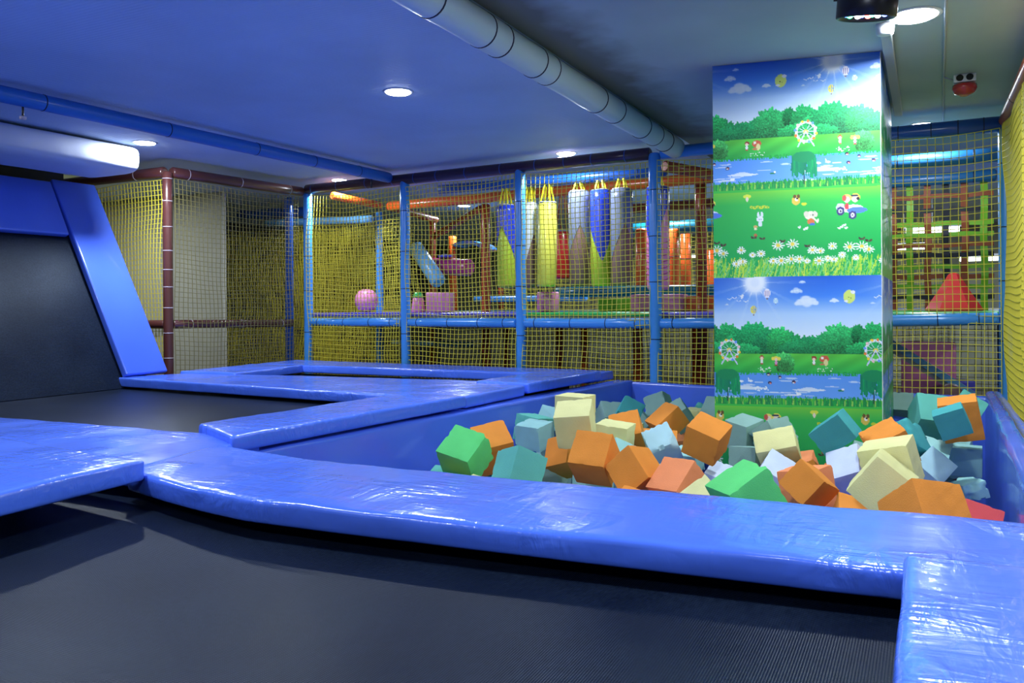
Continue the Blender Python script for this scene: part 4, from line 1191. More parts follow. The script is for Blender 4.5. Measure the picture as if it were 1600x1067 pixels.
# mid beams
for a, b, z0, z1, lb in ((P0, P1, .372, .376, 'blue padded rail at mid height in the left corner bay'), (P1, P2, .376, .376, 'blue padded rail under the purple deck edge'),
                         (P2, P3, .376, .378, 'blue padded rail under the green deck edge'), (P3, P4, .380, .386, 'blue padded rail at mid height left of the pillar'),
                         (P4, P5, .395, .420, 'blue padded rail at mid height right of the pillar')):
    beamx((a[0] + .04, a[1]), (b[0] - .04, b[1]), z0, .040, 'blue', lb, 4, 'ring', z1 - z0)
# brown side
rod('padded_beam', (-5.66, 4.90, 1.66), (-5.52, 6.36, 1.66), .046, 'brown', 'brown padded beam along the top of the left side net', 'beam', None, 3, 'seam')
rod('padded_beam', (-5.70, 4.87, 1.66), (-8.9, 4.92, 1.66), .046, 'brown', 'brown padded beam running left behind the fabric duct', 'beam', None, 3, 'seam')
rod('padded_beam', (-5.66, 4.90, .385), (-5.55, 6.24, .365), .037, 'brown', 'brown padded rail at mid height of the left side net', 'beam', None, 3, 'seam')
rod('padded_beam', (-5.70, 4.87, .385), (-8.9, 4.92, .385), .037, 'brown', 'brown padded rail behind the slanted bounce wall', 'beam', None, 3, 'seam')
# right side
rod('padded_beam', (0.44, 6.0, 1.66), (0.46, -1.0, 1.66), .038, 'rust', 'thin worn top beam over the right side net', 'beam', None, 4)
# ceiling beam
rod('ceiling_beam', (-4.64, -1.5, 1.70), (-4.42, 6.28, 1.705), .047, 'beamblue', 'blue padded beam crossing under the ridged ceiling at the left', 'beam', None, 11)
hk = rod('cable_hook', (-4.52, 2.90, 1.68), (-4.52, 2.90, 1.595), .006, 'metal', 'small hook hanging from the blue ceiling beam', 'hook')
link('hook_nut', lathe_mesh('hook_nut', [(.005, -.012), (.018, -.008), (.018, .008), (.005, .012)], 10), M['seam'], hk).location = (-4.52, 2.90, 1.595)
hk = rod('cable_hook', (-4.43, 6.02, 1.66), (-4.43, 6.02, 1.58), .008, 'metal', 'small hook under the far end of the blue ceiling beam', 'hook')

# ------------------------------------------------------------------ ducts
def big_duct():
    pts, rr_ = [], []
    n = 60
    for i in range(n + 1):
        y = -1.0 + 7.1 * i / n
        pts.append((-1.69, y, 1.70))
        rr_.append(.0745 * (1 + .02 * math.sin(i * 1.3)))
    o = link('wrapped_duct', tube_mesh('wrapped_duct', pts, rr_, 28), M['duct'])
    tag(o, 'white wrapped duct with black straps running under the ceiling', 'duct')
    for y in (.6, 1.5, 2.1, 2.674, 3.083, 3.24, 3.608, 3.762, 4.439, 4.75, 5.263, 5.55, 5.798):
        link('strap_band', tube_mesh('strap_band', [(-1.69, y - .004, 1.70), (-1.69, y + .004, 1.70)], .0775, 28), M['ring'], o)
    c = link('taped_cable', tube_mesh('taped_cable', [(-1.768 + .003 * math.sin(i), -1 + 7.0 * i / 40, 1.675 + .003 * math.sin(i * 2.1)) for i in range(41)], .0045, 8), M['white'], o)
big_duct()
def fabric_duct():
    xs = (-6.05, -5.43)
    n = 26
    prof = []
    cx, cz, hx, hz = -5.74, 1.668, .33, .106
    for k in range(28):
        a = 2 * math.pi * k / 28
        ca, sa = math.cos(a), math.sin(a)
        prof.append((cx + hx * math.copysign(abs(ca) ** .42, ca), cz + hz * math.copysign(abs(sa) ** .5, sa)))
    ys = [-1.2 + 5.57 * i / 70 for i in range(71)] + [4.39, 4.41, 4.415]
    sc = [1.0] * 71 + [.97, .88, .6]
    vs, fs = [], []
    for i, (y, s) in enumerate(zip(ys, sc)):
        for (x, z) in prof:
            w = 1 + .012 * noise.noise(Vector((x * 3, y * 6, z * 3)))
            vs.append((cx + (x - cx) * s * w, y, cz + (z - cz) * s * w))
    L = len(prof)
    for i in range(len(ys) - 1):
        for k in range(L):
            fs.append((i * L + k, i * L + (k + 1) % L, (i + 1) * L + (k + 1) % L, (i + 1) * L + k))
    fs.append(tuple(range(L)))
    fs.append(tuple((len(ys) - 1) * L + k for k in range(L))[::-1])
    o = link('fabric_duct', mesh_of('fabric_duct', vs, fs, True), M['ductfab'])
    tag(o, 'broad white fabric duct under the ceiling above the slanted bounce wall', 'duct')
fabric_duct()

# ------------------------------------------------------------------ nets
net_cache = {}
def net_mesh(w, h, cell, bulge, wave, seed, thick):
    key = (round(w, 2), round(h, 2), cell, bulge, wave, seed, thick)
    if key in net_cache: return net_cache[key]
    nx, nz = max(2, round(w / cell)), max(2, round(h / cell))
    vs, fs = [], []
    for j in range(nz + 1):
        for i in range(nx + 1):
            u, v = i / nx, j / nz
            p = Vector((u * w, v * h, seed))
            b_ = bulge * math.sin(math.pi * u) * math.sin(math.pi * v) + wave * noise.noise(p * 2.2)
            dx = .35 * cell * noise.noise(Vector((u * w * 2.1 + seed, v * h * 1.7, 3.1))) * math.sin(math.pi * u)
            dz = .5 * cell * noise.noise(Vector((u * w * 1.8, v * h * 2.3 + seed, 7.7))) - .5 * cell * math.sin(math.pi * u) * (1 if v > .5 else .6)
            vs.append((u * w + dx, b_, v * h + dz))
    # cords: one thin square-section strip of geometry per cord, joined where they cross
    verts, faces = [], []
    t = thick / 2
    def bar(a, b, o1, o2):
        k = len(verts)
        for p in (a, b):
            p = Vector(p)
            verts.extend([p - o1 - o2, p + o1 - o2, p + o1 + o2, p - o1 + o2])
        faces.extend([(k, k + 1, k + 5, k + 4), (k + 1, k + 2, k + 6, k + 5), (k + 2, k + 3, k + 7, k + 6), (k + 3, k, k + 4, k + 7)])
    X, Y, Z = Vector((t, 0, 0)), Vector((0, t, 0)), Vector((0, 0, t))
    ring = {}
    def node(i, j):
        # the four corners of a small knot shared by the crossing cords
        if (i, j) not in ring:
            p = Vector(vs[j * (nx + 1) + i])
            k = len(verts)
            for sy in (-1, 1):
                for sx, sz in ((-1, -1), (1, -1), (1, 1), (-1, 1)):
                    verts.append(p + X * sx + Y * sy + Z * sz)
            ring[(i, j)] = k
        return ring[(i, j)]
    for j in range(nz + 1):
        for i in range(nx + 1):
            k = node(i, j)
            faces.append((k, k + 1, k + 2, k + 3))
            faces.append((k + 7, k + 6, k + 5, k + 4))
            if i < nx:
                q = node(i + 1, j)
                faces.extend([(k + 1, q, q + 3, k + 2), (k + 2, q + 3, q + 7, k + 6), (k + 6, q + 7, q + 4, k + 5), (k + 5, q + 4, q, k + 1)])
            if j < nz:
                q = node(i, j + 1)
                faces.extend([(k + 3, k + 2, q + 1, q), (k + 2, k + 6, q + 5, q + 1), (k + 6, k + 7, q + 4, q + 5), (k + 7, k + 3, q, q + 4)])
    me = mesh_of('safety_net', verts, faces)
    net_cache[key] = me
    return me

def net(a, b, z0, z1, label, m='net', cell=.0415, bulge=.03, wave=.03, seed=0, thick=.0044, group=None):
    L = math.hypot(b[0] - a[0], b[1] - a[1])
    me = net_mesh(L, z1 - z0, cell, bulge, wave, seed, thick)
    o = bpy.data.objects.new('safety_net', me)
    COL.objects.link(o)
    if not me.materials: me.materials.append(M[m])
    o.location = (a[0], a[1], z0)
    o.rotation_euler = (0, 0, math.atan2(b[1] - a[1], b[0] - a[0]))
    tag(o, label, 'net', group)
    return o

def inset(a, b, d=.03):
    v = Vector((b[0] - a[0], b[1] - a[1])).normalized() * d
    return (a[0] + v.x, a[1] + v.y - .035), (b[0] - v.x, b[1] - v.y - .035)
for a, b, lb in ((P0, P1, 'yellow net in the left corner bay of the back side'), (P1, P2, 'yellow net in front of the pink cubes'),
                 (P2, P3, 'yellow net in front of the hanging bags'), (P3, P4, 'yellow net between the last blue post and the mural pillar'),
                 (P4, P5, 'yellow net right of the mural pillar, before the strap wall')):
    a2, b2 = inset(a, b)
    net(a2, b2, -.30, 1.62, lb, cell=.047 if 'strap wall' in lb else .0415, bulge=.035, wave=.05, seed=rng.randrange(50))
net((-5.62, 4.90), (-5.52, 6.30), -.25, 1.60, 'unlit yellow net, dulled in colour, on the left side between brown post and corner', 'netdim', bulge=-.02, seed=4, thick=.004)
net((-8.4, 4.90), (-5.70, 4.86), -.25, 1.60, 'bright yellow net left of the brown post, behind the slanted bounce wall', bulge=.01, seed=5)
net((0.435, 6.0), (0.435, 4.93), -.25, 1.63, 'yellow net on the right side of the pit, far bay', bulge=.01, wave=.03, seed=8)
net((0.435, 4.88), (0.435, 3.73), -.25, 1.63, 'yellow net on the right side of the pit, bay cut by the frame edge', bulge=.01, wave=.03, seed=9)
net((0.435, 3.68), (0.435, 2.40), -.25, 1.63, 'yellow net on the right side of the pit, near bay outside the picture', bulge=-.04, wave=.06, seed=10)
IG = 'inner nets of the play frame'
for a, b, lb, m, cl in (((-7.85, 7.45), (-5.75, 7.45), 'inner olive-yellow net in the far left corner', 'net', .038), ((-8.4, 8.1), (-5.9, 8.1), 'second inner net in the far left corner', 'net', .034),
                 ((-6.6, 7.35), (-4.95, 7.35), 'inner net behind the left corner bay', 'net', .040), ((-7.2, 7.9), (-5.2, 7.9), 'inner net one layer deeper behind the left corner bay', 'net', .036),
                 ((-5.2, 9.9), (-3.4, 9.9), 'inner net far behind the pink cubes', 'net', .05),
                 ((-3.4, 9.9), (-1.6, 9.9), 'inner net far behind the hanging bags', 'net', .05), ((-1.6, 9.9), (0.2, 9.9), 'inner net far behind the mural pillar', 'net', .05),
                 ):
    net(a, b, -.6, 1.45, lb, m, cell=cl, bulge=.05, wave=.12, seed=rng.randrange(60), thick=.0040, group=IG)
for a, b, lb in (((-5.4, 8.4), (-3.2, 8.4), 'lower net in shade colour under the deck, left half'), ((-3.2, 8.4), (-1.0, 8.4), 'lower net in shade colour under the deck, middle'), ((-1.0, 8.0), (0.9, 8.0), 'lower net in shade colour under the deck, right end')):
    net(a, b, FLOOR, .36, lb, 'netdark', cell=.05, bulge=.05, wave=.1, seed=rng.randrange(60), thick=.0045, group=IG)

# ------------------------------------------------------------------ play frame behind the net
def deck(x0, x1, y0, y1, mat, label):
    root = empty('play_deck', ((x0 + x1) / 2, (y0 + y1) / 2, .40))
    tag(root, label, 'deck', 'raised decks of the play frame')
    hx, hy = (x1 - x0) / 2, (y1 - y0) / 2
    link('deck_board', box_mesh('deck_board', -hx, hx, -hy, hy, 0, .03, .004, 1), M['wall_olive'], root)
    link('deck_mat', box_mesh('deck_mat', -hx + .003, hx - .003, -hy - .01, hy - .003, .031, .062, .01, 2), M[mat], root)
deck(-5.45, -4.32, 6.42, 7.5, 'purple', 'raised deck with purple mat in the left corner bay')
deck(-4.28, -3.10, 6.34, 7.5, 'purple', 'raised deck with purple mat under the pink cubes')
deck(-3.06, -1.90, 6.26, 7.5, 'green', 'raised deck with green mat under the hanging bags')
deck(-1.84, -0.70, 6.20, 7.35, 'purple', 'raised deck with purple mat left of the pillar')
deck(-0.66, 0.52, 6.16, 7.2, 'green', 'raised deck with green mat right of the pillar, under the red cone')
deck(-5.4, -0.8, 7.52, 9.8, 'teal', 'long raised deck deeper in the play frame')
deck(-0.78, 1.2, 7.5, 9.8, 'deepblue', 'raised deck behind the woven strap wall')

OG = 'inner posts of the play frame'
for x, y, r, m, z0, z1, lb in (
        (-5.33, 7.38, .042, 'blue', FLOOR, 1.55, 'blue inner post behind the left corner bay'),
        (-5.75, 8.5, .035, 'lblue', FLOOR, 1.2, 'pale blue inner post seen through the dense net'),
        (-5.36, 8.5, .040, 'rust', FLOOR, 1.56, 'rust brown inner post left of the magenta bolster'),
        (-4.035, 7.42, .046, 'rust', FLOOR, 1.56, 'thick rust brown post right behind the pink cube bay'),
        (-5.37, 9.0, .055, 'orange', .45, 1.40, 'fat orange post under the blue arched pad'),
        (-5.05, 9.7, .035, 'rust', .45, 1.6, 'thin brown post far behind the lime bag'),
        (-2.45, 7.5, .045, 'orange', FLOOR, .62, 'short orange post below the hanging bags'),
        (-2.755, 8.6, .070, 'orange', .45, 1.34, 'fat orange bolster post right of the grey bag'),
        (-2.49, 8.9, .060, 'orange', .45, 1.35, 'orange bolster post behind the striped pink bag'),
        (-2.49, 9.4, .060, 'orange', .45, 1.35, 'orange bolster post further right behind the net'),
        (-1.823, 7.42, .050, 'rust', FLOOR, 1.66, 'thick rust brown post just left of the mural pillar'),
        (-2.245, 9.6, .060, 'orange', .45, 1.15, 'orange bolster at the left edge of the mural pillar'),
        (0.50, 6.75, .050, 'lblue', .45, 1.55, 'pale blue inner post beside the strap wall'),
        (0.47, 6.45, .055, 'deepblue', FLOOR, .38, 'dark blue post below the deck by the right corner'),
        (-4.05, 7.9, .035, 'rust', FLOOR, .38, 'rust post below the deck, first from the left'),
        (-3.30, 7.6, .035, 'rust', FLOOR, .38, 'rust post below the deck, second from the left'),
        (-2.95, 7.4, .035, 'orange', FLOOR, .38, 'orange post below the deck beside the blue post'),
        (-1.95, 7.7, .035, 'orange', FLOOR, .38, 'orange post below the deck left of the last blue post')):
    rod('inner_post', (x, y, z0), (x, y, z1), r, m, lb, 'post', OG, 2)

for p0, p1, r, m, lb in (
        ((-5.15, 7.30, 1.59), (-1.2, 7.22, 1.635), .050, 'orange', 'long orange beam under the ceiling, from which the bags hang'),
        ((-5.3, 6.55, 1.63), (-5.22, 7.26, 1.60), .040, 'orange', 'short orange beam running back from the left corner'),
        ((-5.2, 7.36, 1.60), (-5.3, 8.5, 1.56), .040, 'rust', 'rust beam running deeper behind the orange beam'),
        ((-6.9, 7.33, 1.50), (-5.38, 7.33, 1.47), .042, 'lblue', 'pale blue beam across the left corner bay'),
        ((-7.6, 7.6, 1.66), (-6.5, 7.6, 1.64), .06, 'deepblue', 'deep blue beam high in the far left corner'),
        ((-4.1, 6.62, 1.615), (-1.9, 6.60, 1.615), .042, 'deepblue', 'blue beam just behind the top of the back net'),
        ((-5.3, 8.45, 1.36), (-4.10, 7.45, 1.52), .040, 'rust', 'slanting rust beam between two brown posts'),
        ((-3.2, 8.1, 1.50), (-0.8, 8.0, 1.50), .050, 'rust', 'rust cross beam behind the striped pink bag'),
        ((-1.86, 6.4, 1.62), (-1.1, 8.0, 1.58), .045, 'rust', 'rust beam running back beside the mural pillar'),
        ((-3.1, 9.05, 1.37), (-0.9, 8.75, 1.37), .075, 'teal', 'thick teal beam high behind the mural pillar'),
        ((-3.6, 8.2, .66), (-0.9, 8.0, .66), .055, 'teal', 'teal rail low behind the hanging bags'),
        ((-5.0, 8.9, .60), (-3.4, 8.6, .60), .035, 'blue', 'thin blue rail behind the pink cubes'),
        ((-5.6, 8.0, .10), (-4.4, 7.8, .10), .03, 'lblue', 'pale blue low rail under the corner deck'),
        ((-0.75, 6.70, 1.555), (0.46, 6.68, 1.555), .050, 'midblue', 'upper blue cross beam over the strap wall'),
        ((-0.75, 7.40, 1.505), (0.48, 7.38, 1.505), .048, 'midblue', 'lower blue cross beam carrying the straps'),
        ((-5.3, 10.4, 1.2), (-4.0, 10.2, 1.2), .05, 'orange', 'orange beam far behind the lime bag')):
    rod('inner_beam', p0, p1, r, m, lb, 'beam', 'inner beams of the play frame', 3)

# hanging bags
def strap_mesh(p0, p1, w=.022):
    p0, p1 = Vector(p0), Vector(p1)
    d = (p1 - p0).normalized()
    s = d.cross(Vector((0, 1, 0))).normalized() * w / 2
    t = d.cross(s).normalized() * .0015
    vs = [p + a * s + b * t for p in (p0, p1) for a, b in ((-1, -1), (1, -1), (1, 1), (-1, 1))]
    return mesh_of('hanging_strap', vs, [(0, 1, 2, 3), (7, 6, 5, 4), (0, 4, 5, 1), (1, 5, 6, 2), (2, 6, 7, 3), (3, 7, 4, 0)])
def bag(x, y, z0, z1, r, lower, upper, label, teeth=3, split=.45, phase=0.0, hang=1.58, strap_m='strap', stripes=False, lean=0.0):
    root = empty('hanging_bag', (x, y, z0))
    root.rotation_euler = (0, lean, 0)
    tag(root, label, 'punch bag', 'bags hanging in the play frame')
    h = z1 - z0
    link('bag_body', lathe_mesh('bag_body', [(r * .5, 0), (r * .9, .004), (r, .03), (r * 1.02, h * .4), (r * .97, h - .02), (r * .85, h)], 28), M[lower], root)
    if upper:
        n = 60
        vs, fs = [], []
        rows = 7
        for k in range(n):
            a = 2 * math.pi * k / n
            ph = (k / n * teeth + phase) % 1.0
            zb = h * (split - .20 + .40 * abs(ph * 2 - 1))
            for i in range(rows):
                t = i / (rows - 1)
                z = zb + (h - zb) * t
                rr_ = r * 1.045
                vs.append((rr_ * math.cos(a), rr_ * math.sin(a), z))
        for k in range(n):
            for i in range(rows - 1):
                a, b_ = k * rows + i, ((k + 1) % n) * rows + i
                fs.append((a, b_, b_ + 1, a + 1))
        fs.append(tuple(k * rows + rows - 1 for k in range(n)))
        link('pointed_cover', mesh_of('pointed_cover', vs, fs, True), M[upper], root)
    if stripes:
        for k in range(7):
            zz = h * (.12 + .06 * k)
            pts = [(r * 1.03 * math.cos(a), r * 1.03 * math.sin(a), zz + .03 * math.sin(a)) for a in [2 * math.pi * i / 20 for i in range(20)]]
            link('wrap_stripe', tube_mesh('wrap_stripe', pts + [pts[0]], .004, 5), M['magenta'], root)
    for k in range(4):
        a = math.pi / 4 + k * math.pi / 2
        link('hanging_strap', strap_mesh((r * .9 * math.cos(a), r * .9 * math.sin(a), h - .06), (.028 * math.cos(a), .028 * math.sin(a), hang - z0), .014), M[strap_m], root)
    link('bag_cap', lathe_mesh('bag_cap', [(r * .3, h), (r * .9, h + .001), (r * .9, h + .012), (r * .3, h + .013)], 20), M['wall_grey'], root)
    return root
bag(-3.390, 6.62, .68, 1.42, .081, 'bagolive', 'bagblue', 'hanging bag with blue top and lime lower half, left of the blue post', 2, .55, .5)
bag(-3.153, 6.64, .68, 1.425, .057, 'bagbrown', 'bagwhite', 'slim hanging bag with white top and beige foot', 2, .45, .2)
bag(-2.985, 6.60, .685, 1.415, .087, 'yellowvinyl', None, 'plain yellow hanging bag leaning a little', lean=.02)
bag(-3.10, 7.25, .77, 1.22, .085, 'red', None, 'red hanging cone bag behind the grey ones', strap_m='strapbrown')
bag(-2.682, 6.62, .685, 1.495, .088, 'bagbrown', 'baggrey', 'hanging bag with grey top and brown foot, left one of the two', 2, .45, .35)
bag(-2.477, 6.60, .683, 1.49, .084, 'bagolive', 'bagblue', 'hanging bag with blue top and lime pointed foot between the two grey ones', 2, .45, .85)
bag(-2.289, 6.60, .68, 1.485, .088, 'bagbrown', 'baggrey', 'hanging bag with grey top and brown foot, next to the blue post', 2, .45, .30)
bag(-1.978, 6.60, .64, 1.48, .092, 'pink', 'bagblue', 'hanging bag with blue top and pink striped lower half behind the blue post', 2, .62, .1, stripes=True)

# soft shapes on the decks
def soft_box(name, x, y, z, sx, sy, sz, mat, label, rz=0.0, group='soft shapes on the decks'):
    me = rounded_slab(name, [(-sx / 2, -sy / 2), (sx / 2, -sy / 2), (sx / 2, sy / 2), (-sx / 2, sy / 2)], 0, sz, r=.014, step=.08, amp=.001, puff=.002)
    o = link(name, me, M[mat])
    o.location = (x, y, z)
    o.rotation_euler = (0, 0, rz)
    tag(o, label, 'soft block', group)
    return o
DK = .463
soft_box('soft_cube', -4.20, 6.80, DK, .22, .20, .19, 'pink', 'pink soft cube on the purple deck beside the cone', .1)
cn = link('soft_cone', lathe_mesh('soft_cone', [(.065, 0), (.068, .01), (.052, .13), (.048, .14)], 20), M['pink'])
cn.location = (-4.42, 6.75, DK)
tag(cn, 'small pale pink cone with a green top beside the pink cube', 'soft block', 'soft shapes on the decks')
link('green_cap', lathe_mesh('green_cap', [(.050, .141), (.052, .15), (.040, .19), (.030, .195)], 20), M['green'], cn)
cy = link('soft_drum', lathe_mesh('soft_drum', [(.095, 0), (.1, .01), (.1, .17), (.094, .18)], 26), M['pink'])
cy.location = (-3.085, 6.85, DK)
tag(cy, 'pink soft drum under the yellow hanging bag', 'soft block', 'soft shapes on the decks')
soft_box('soft_cube', -2.30, 7.15, DK, .17, .17, .15, 'pink', 'pink soft cube under the last grey bag', .2)
soft_box('soft_cube', -2.02, 7.22, DK, .22, .2, .15, 'pink', 'pink soft cube left of the rust post', .1)
soft_box('soft_cube', -1.84, 7.2, DK, .10, .2, .13, 'orange', 'orange soft cube beside the rust post', .1)
bl = link('soft_ball', lathe_mesh('soft_ball', [(.02 + .10 * math.sin(math.pi * (i + .5) / 12), .12 - .12 * math.cos(math.pi * (i + .5) / 12)) for i in range(12)], 22), M['pink'])
bl.location = (-5.24, 7.02, DK)
tag(bl, 'round pink soft ball half hidden by the corner bay net', 'soft block', 'soft shapes on the decks')
soft_box('lime_pad', -2.55, 7.35, DK, .42, .25, .12, 'lime', 'lime green soft pad below the lime-footed bag', .25)
# magenta bolster, blue arched pad, slide chute
mb = rod('soft_bolster', (-5.33, 8.46, 1.0), (-4.72, 8.3, .96), .10, 'magenta', 'magenta bolster lying high between brown posts', 'soft block')
link('bolster_end', lathe_mesh('bolster_end', [(.05, -.01), (.09, 0), (.09, .02), (.05, .03)], 14), M['purple'], mb).location = (-5.1, 8.38, 1.10)
n = 14
vs, fs = [], []
for i in range(n + 1):
    a = math.pi * (.15 + .55 * i / n)
    for rr_, yy in ((.34, 0), (.27, 0), (.27, .3), (.34, .3)):
        vs.append((math.cos(a) * rr_, yy, math.sin(a) * rr_ * .6))
for i in range(n):
    for k in range(4):
        fs.append((i * 4 + k, i * 4 + (k + 1) % 4, (i + 1) * 4 + (k + 1) % 4, (i + 1) * 4 + k))
fs += [(0, 1, 2, 3), (n * 4 + 3, n * 4 + 2, n * 4 + 1, n * 4)]
ar = link('arched_pad', mesh_of('arched_pad', vs, fs), M['blue'])
ar.location = (-5.15, 8.95, 1.13)
tag(ar, 'blue arched pad on top of the fat orange post', 'soft block')
rod('slide_tube', (-5.35, 8.1, 1.22), (-4.95, 8.0, .78), .09, 'lblue', 'pale blue slanting roller behind the second net bay', 'roller')

# woven strap wall
sw = empty('strap_wall', (0, 7.4, .46))
tag(sw, 'woven wall of green, brown and black webbing straps right of the pillar', 'strap wall')
vert = [(-.60, 'lime'), (-.47, 'strapbrown'), (-.34, 'strapblack'), (-.245, 'strapbrown'), (-.128, 'lime'), (.002, 'strapbrown'), (.129, 'strapblack'), (.262, 'strapbrown'), (.394, 'lime')]
horz = [(1.37, 'strapbrown'), (1.26, 'strapblack'), (1.15, 'lime'), (1.06, 'lime'), (.98, 'strapbrown'), (.90, 'strapblack'), (.81, 'lime'), (.73, 'strapbrown'), (.65, 'lime'), (.57, 'strapblack')]
def ribbon(name, pts, w, axis, mat):
    vs, fs = [], []
    for p in pts:
        for s, t in ((-1, -1), (1, -1), (1, 1), (-1, 1)):
            q = Vector(p)
            if axis == 'x': q.x += s * w / 2
            else: q.z += s * w / 2
            q.y += t * .0015
            vs.append(q)
    for i in range(len(pts) - 1):
        for k in range(4):
            fs.append((i * 4 + k, i * 4 + (k + 1) % 4, (i + 1) * 4 + (k + 1) % 4, (i + 1) * 4 + k))
    e_ = (len(pts) - 1) * 4
    fs += [(0, 1, 2, 3), (e_ + 3, e_ + 2, e_ + 1, e_)]
    return link(name, mesh_of(name, vs, fs), M[mat], sw)
for i, (x, mt) in enumerate(vert):
    pts = [(x, 0, 0)]
    for j, (z, _) in enumerate(sorted(horz)):
        pts.append((x + .004 * math.sin(i * 3 + j), (.004 if (i + j) % 2 else -.012), z - .46))
    pts.append((x, 0, 1.02))
    ribbon('upright_strap', pts, .050, 'x', mt)
for j, (z, mt) in enumerate(sorted(horz)):
    pts = [(-.66, 0, z - .46)]
    for i, (x, _) in enumerate(vert):
        pts.append((x, (-.004 if (i + j) % 2 else .004), z - .46 + .006 * math.sin(i * 2.1 + j)))
    pts.append((.46, 0, z - .46))
    ribbon('cross_strap', pts, .036, 'z', mt)

rc = link('red_cone', lathe_mesh('red_cone', [(.185, 0), (.188, .01), (.10, .15), (.035, .265), (.012, .278)], 6, False), M['red'])
rc.location = (.168, 6.8, DK)
tag(rc, 'red vinyl cone standing on the green deck before the strap wall', 'soft block')
# slide under the right deck
sl = empty('small_slide', (-.1, 6.9, 0))
tag(sl, 'grey-lilac slide running down to the right under the deck', 'slide')
def quad_bar(name, a, b, w, h, mat):
    a, b = Vector(a), Vector(b)
    bm = bmesh.new()
    add_tube(bm, [a, b], .5, 4)
    bmesh.ops.transform(bm, matrix=Matrix.Identity(4), verts=bm.verts[:])
    for v in bm.verts:
        pass
    me = bm_mesh(name, bm)
    return me
def slab_between(name, a, b, depth, th, mat, parent):
    a, b = Vector(a), Vector(b)
    vs = []
    for p in (a, b):
        for dy, dz in ((0, 0), (depth, 0), (depth, th), (0, th)):
            vs.append((p.x, p.y + dy, p.z + dz))
    me = mesh_of(name, vs, [(0, 1, 2, 3), (7, 6, 5, 4), (0, 4, 5, 1), (1, 5, 6, 2), (2, 6, 7, 3), (3, 7, 4, 0)])
    return link(name, me, M[mat], parent)
slab_between('slide_bed', (-.45, -.1, .36), (.40, -.1, -.22), .45, .05, 'wall_grey', sl)
slab_between('slide_rail', (-.45, -.13, .40), (.40, -.13, -.18), .04, .06, 'lblue', sl)
soft_box('soft_cube', .22, 7.35, FLOOR + .35, .16, .2, .42, 'purple', 'blue-purple soft block under the right deck', .3)
soft_box('soft_cube', .00, 7.6, FLOOR + .3, .4, .2, .75, 'pink', 'pinkish soft wall piece under the right deck', 0)
cyl = link('soft_drum', lathe_mesh('soft_drum', [(.075, 0), (.08, .01), (.08, .1), (.075, .11)], 22), M['bagbrown'])
cyl.location = (.14, 6.66, -.13)
cyl.rotation_euler = (math.radians(90), 0, 0)
tag(cyl, 'round brownish bolster end beside the slide', 'soft block', 'soft shapes on the decks')

# distant bright fittings behind the frame
SG = 'strip lights far behind the play frame'
def strip(x, y, z, w, label, s=.03):
    root = empty('strip_light', (x, y, z))
    tag(root, label, 'lamp', SG)
    link('light_tube', box_mesh('light_tube', -w / 2, w / 2, -.02, .02, -s / 2, s / 2, .006, 1), M['glow2'], root)
    link('light_housing', box_mesh('light_housing', -w / 2 - .02, w / 2 + .02, -.03, .03, s / 2, s / 2 + .03, .004, 1), M['white'], root)
    link('hanger_rod', tube_mesh('hanger_rod', [(0, 0, s / 2 + .03), (0, 0, CEIL - z)], .006, 6), M['white'], root)
M['glow2'] = emit('strip_glow', (0.9, 1.0, .92, 1), 3.0)
strip(-2.3, 11.4, 1.22, .9, 'white strip light glimpsed left of the mural pillar')
strip(-3.5, 12.6, 1.25, .8, 'white strip light far behind the hanging bags')
strip(.05, 10.6, 1.35, .55, 'upper strip light behind the strap wall', .06)
strip(-.25, 10.8, 1.17, .5, 'middle strip light behind the strap wall', .05)
strip(.55, 10.9, 1.02, .45, 'lower strip light behind the strap wall', .05)

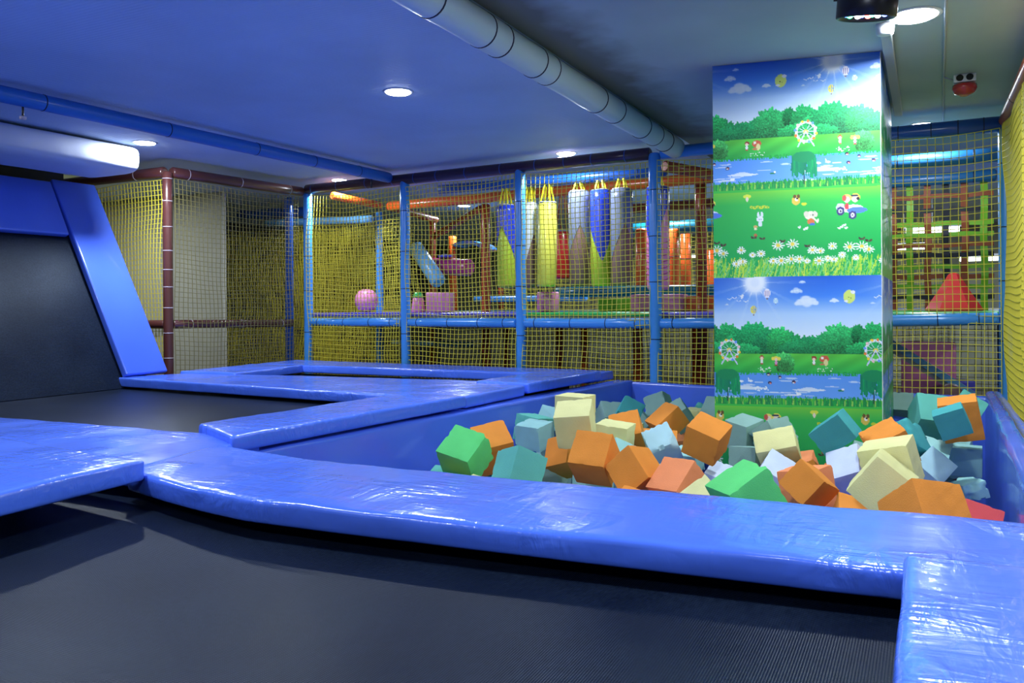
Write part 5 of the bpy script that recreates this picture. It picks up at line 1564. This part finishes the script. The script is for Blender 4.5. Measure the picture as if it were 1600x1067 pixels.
# ------------------------------------------------------------------ ceiling fittings at the right
par = empty('stage_spot', (-.185, 3.15, 1.56))
tag(par, 'black stage spotlight with red, green and blue diodes under the ceiling', 'spotlight')
par.rotation_euler = (math.radians(10), math.radians(6), 0)
link('spot_housing', lathe_mesh('spot_housing', [(.05, .15), (.075, .15), (.088, .11), (.088, .06), (.1, .055), (.1, -.03), (.094, -.035), (.088, -.03), (.085, -.012), (.03, -.012)][::-1], 36), M['metal'], par)
LED = {c: emit('diode_' + c, col, 14.0) for c, col in (('red', (1, .06, .03, 1)), ('green', (.05, 1, .35, 1)), ('blue', (.1, .2, 1, 1)), ('white', (.8, .9, 1, 1)))}
led_me = {}
k = 0
for ringn, rad in ((1, 0), (6, .034), (12, .066)):
    for i in range(ringn):
        a = 2 * math.pi * i / ringn
        c = ('red', 'white', 'green', 'blue', 'white')[k % 5]
        k += 1
        if c not in led_me:
            led_me[c] = lathe_mesh('diode', [(.004, -.022), (.009, -.019), (.010, -.012), (.010, -.010)], 10)
            led_me[c].materials.append(LED[c])
        link('diode', led_me[c], None, par).location = (rad * math.cos(a), rad * math.sin(a), -.004)
link('yoke', tube_mesh('yoke', [(-.105, 0, .03), (-.105, 0, .19), (0, 0, .21), (.105, 0, .19), (.105, 0, .03)], .008, 8), M['metal'], par)

sm = empty('smoke_alarm', (.188, 5.20, CEIL))
tag(sm, 'white alarm box with two dark holes and a red lens under the ceiling', 'alarm')
link('alarm_box', box_mesh('alarm_box', -.055, .055, -.04, .04, -.045, 0, .006, 2), M['white'], sm)
for s in (-.024, .024):
    d = link('speaker_hole', lathe_mesh('speaker_hole', [(.012, 0), (.018, 0), (.018, .004), (.012, .004)], 16), M['black'], sm)
    d.location = (s, -.041, -.022)
    d.rotation_euler = (math.radians(90), 0, 0)
ln = link('red_lens', lathe_mesh('red_lens', [(.02, -.115), (.05, -.10), (.062, -.075), (.06, -.055), (.03, -.05)], 22), M['redlens'], sm)
cb = link('ceiling_cable', tube_mesh('ceiling_cable', [(.07, 2.6, CEIL - .006), (.075, 3.9, CEIL - .008), (.085, 5.2, CEIL - .007), (.10, 6.4, CEIL - .006)], .006, 8), M['wall_grey'])
tag(cb, 'grey cable running along the ceiling past the alarm box', 'cable')
cb = link('ceiling_cable', tube_mesh('ceiling_cable', [(.085, 5.16, CEIL - .008), (.11, 5.17, CEIL - .018), (.135, 5.19, CEIL - .025)], .005, 8), M['wall_grey'])
tag(cb, 'short cable branch from the ceiling cable to the alarm box', 'cable')
cd = link('cable_trunking', box_mesh('cable_trunking', -.19, -.14, 4.15, 6.0, CEIL - .03, CEIL - .001, .004, 1), M['wall_grey'])
tag(cd, 'grey cable trunking on the ceiling beside the pillar top', 'trunking')
jb = link('junction_fitting', lathe_mesh('junction_fitting', [(.02, -.05), (.035, -.045), (.04, -.01), (.04, 0)], 20), M['white'])
jb.location = (-.165, 4.08, CEIL)
tag(jb, 'small white ceiling fitting beside the big round light', 'fitting')
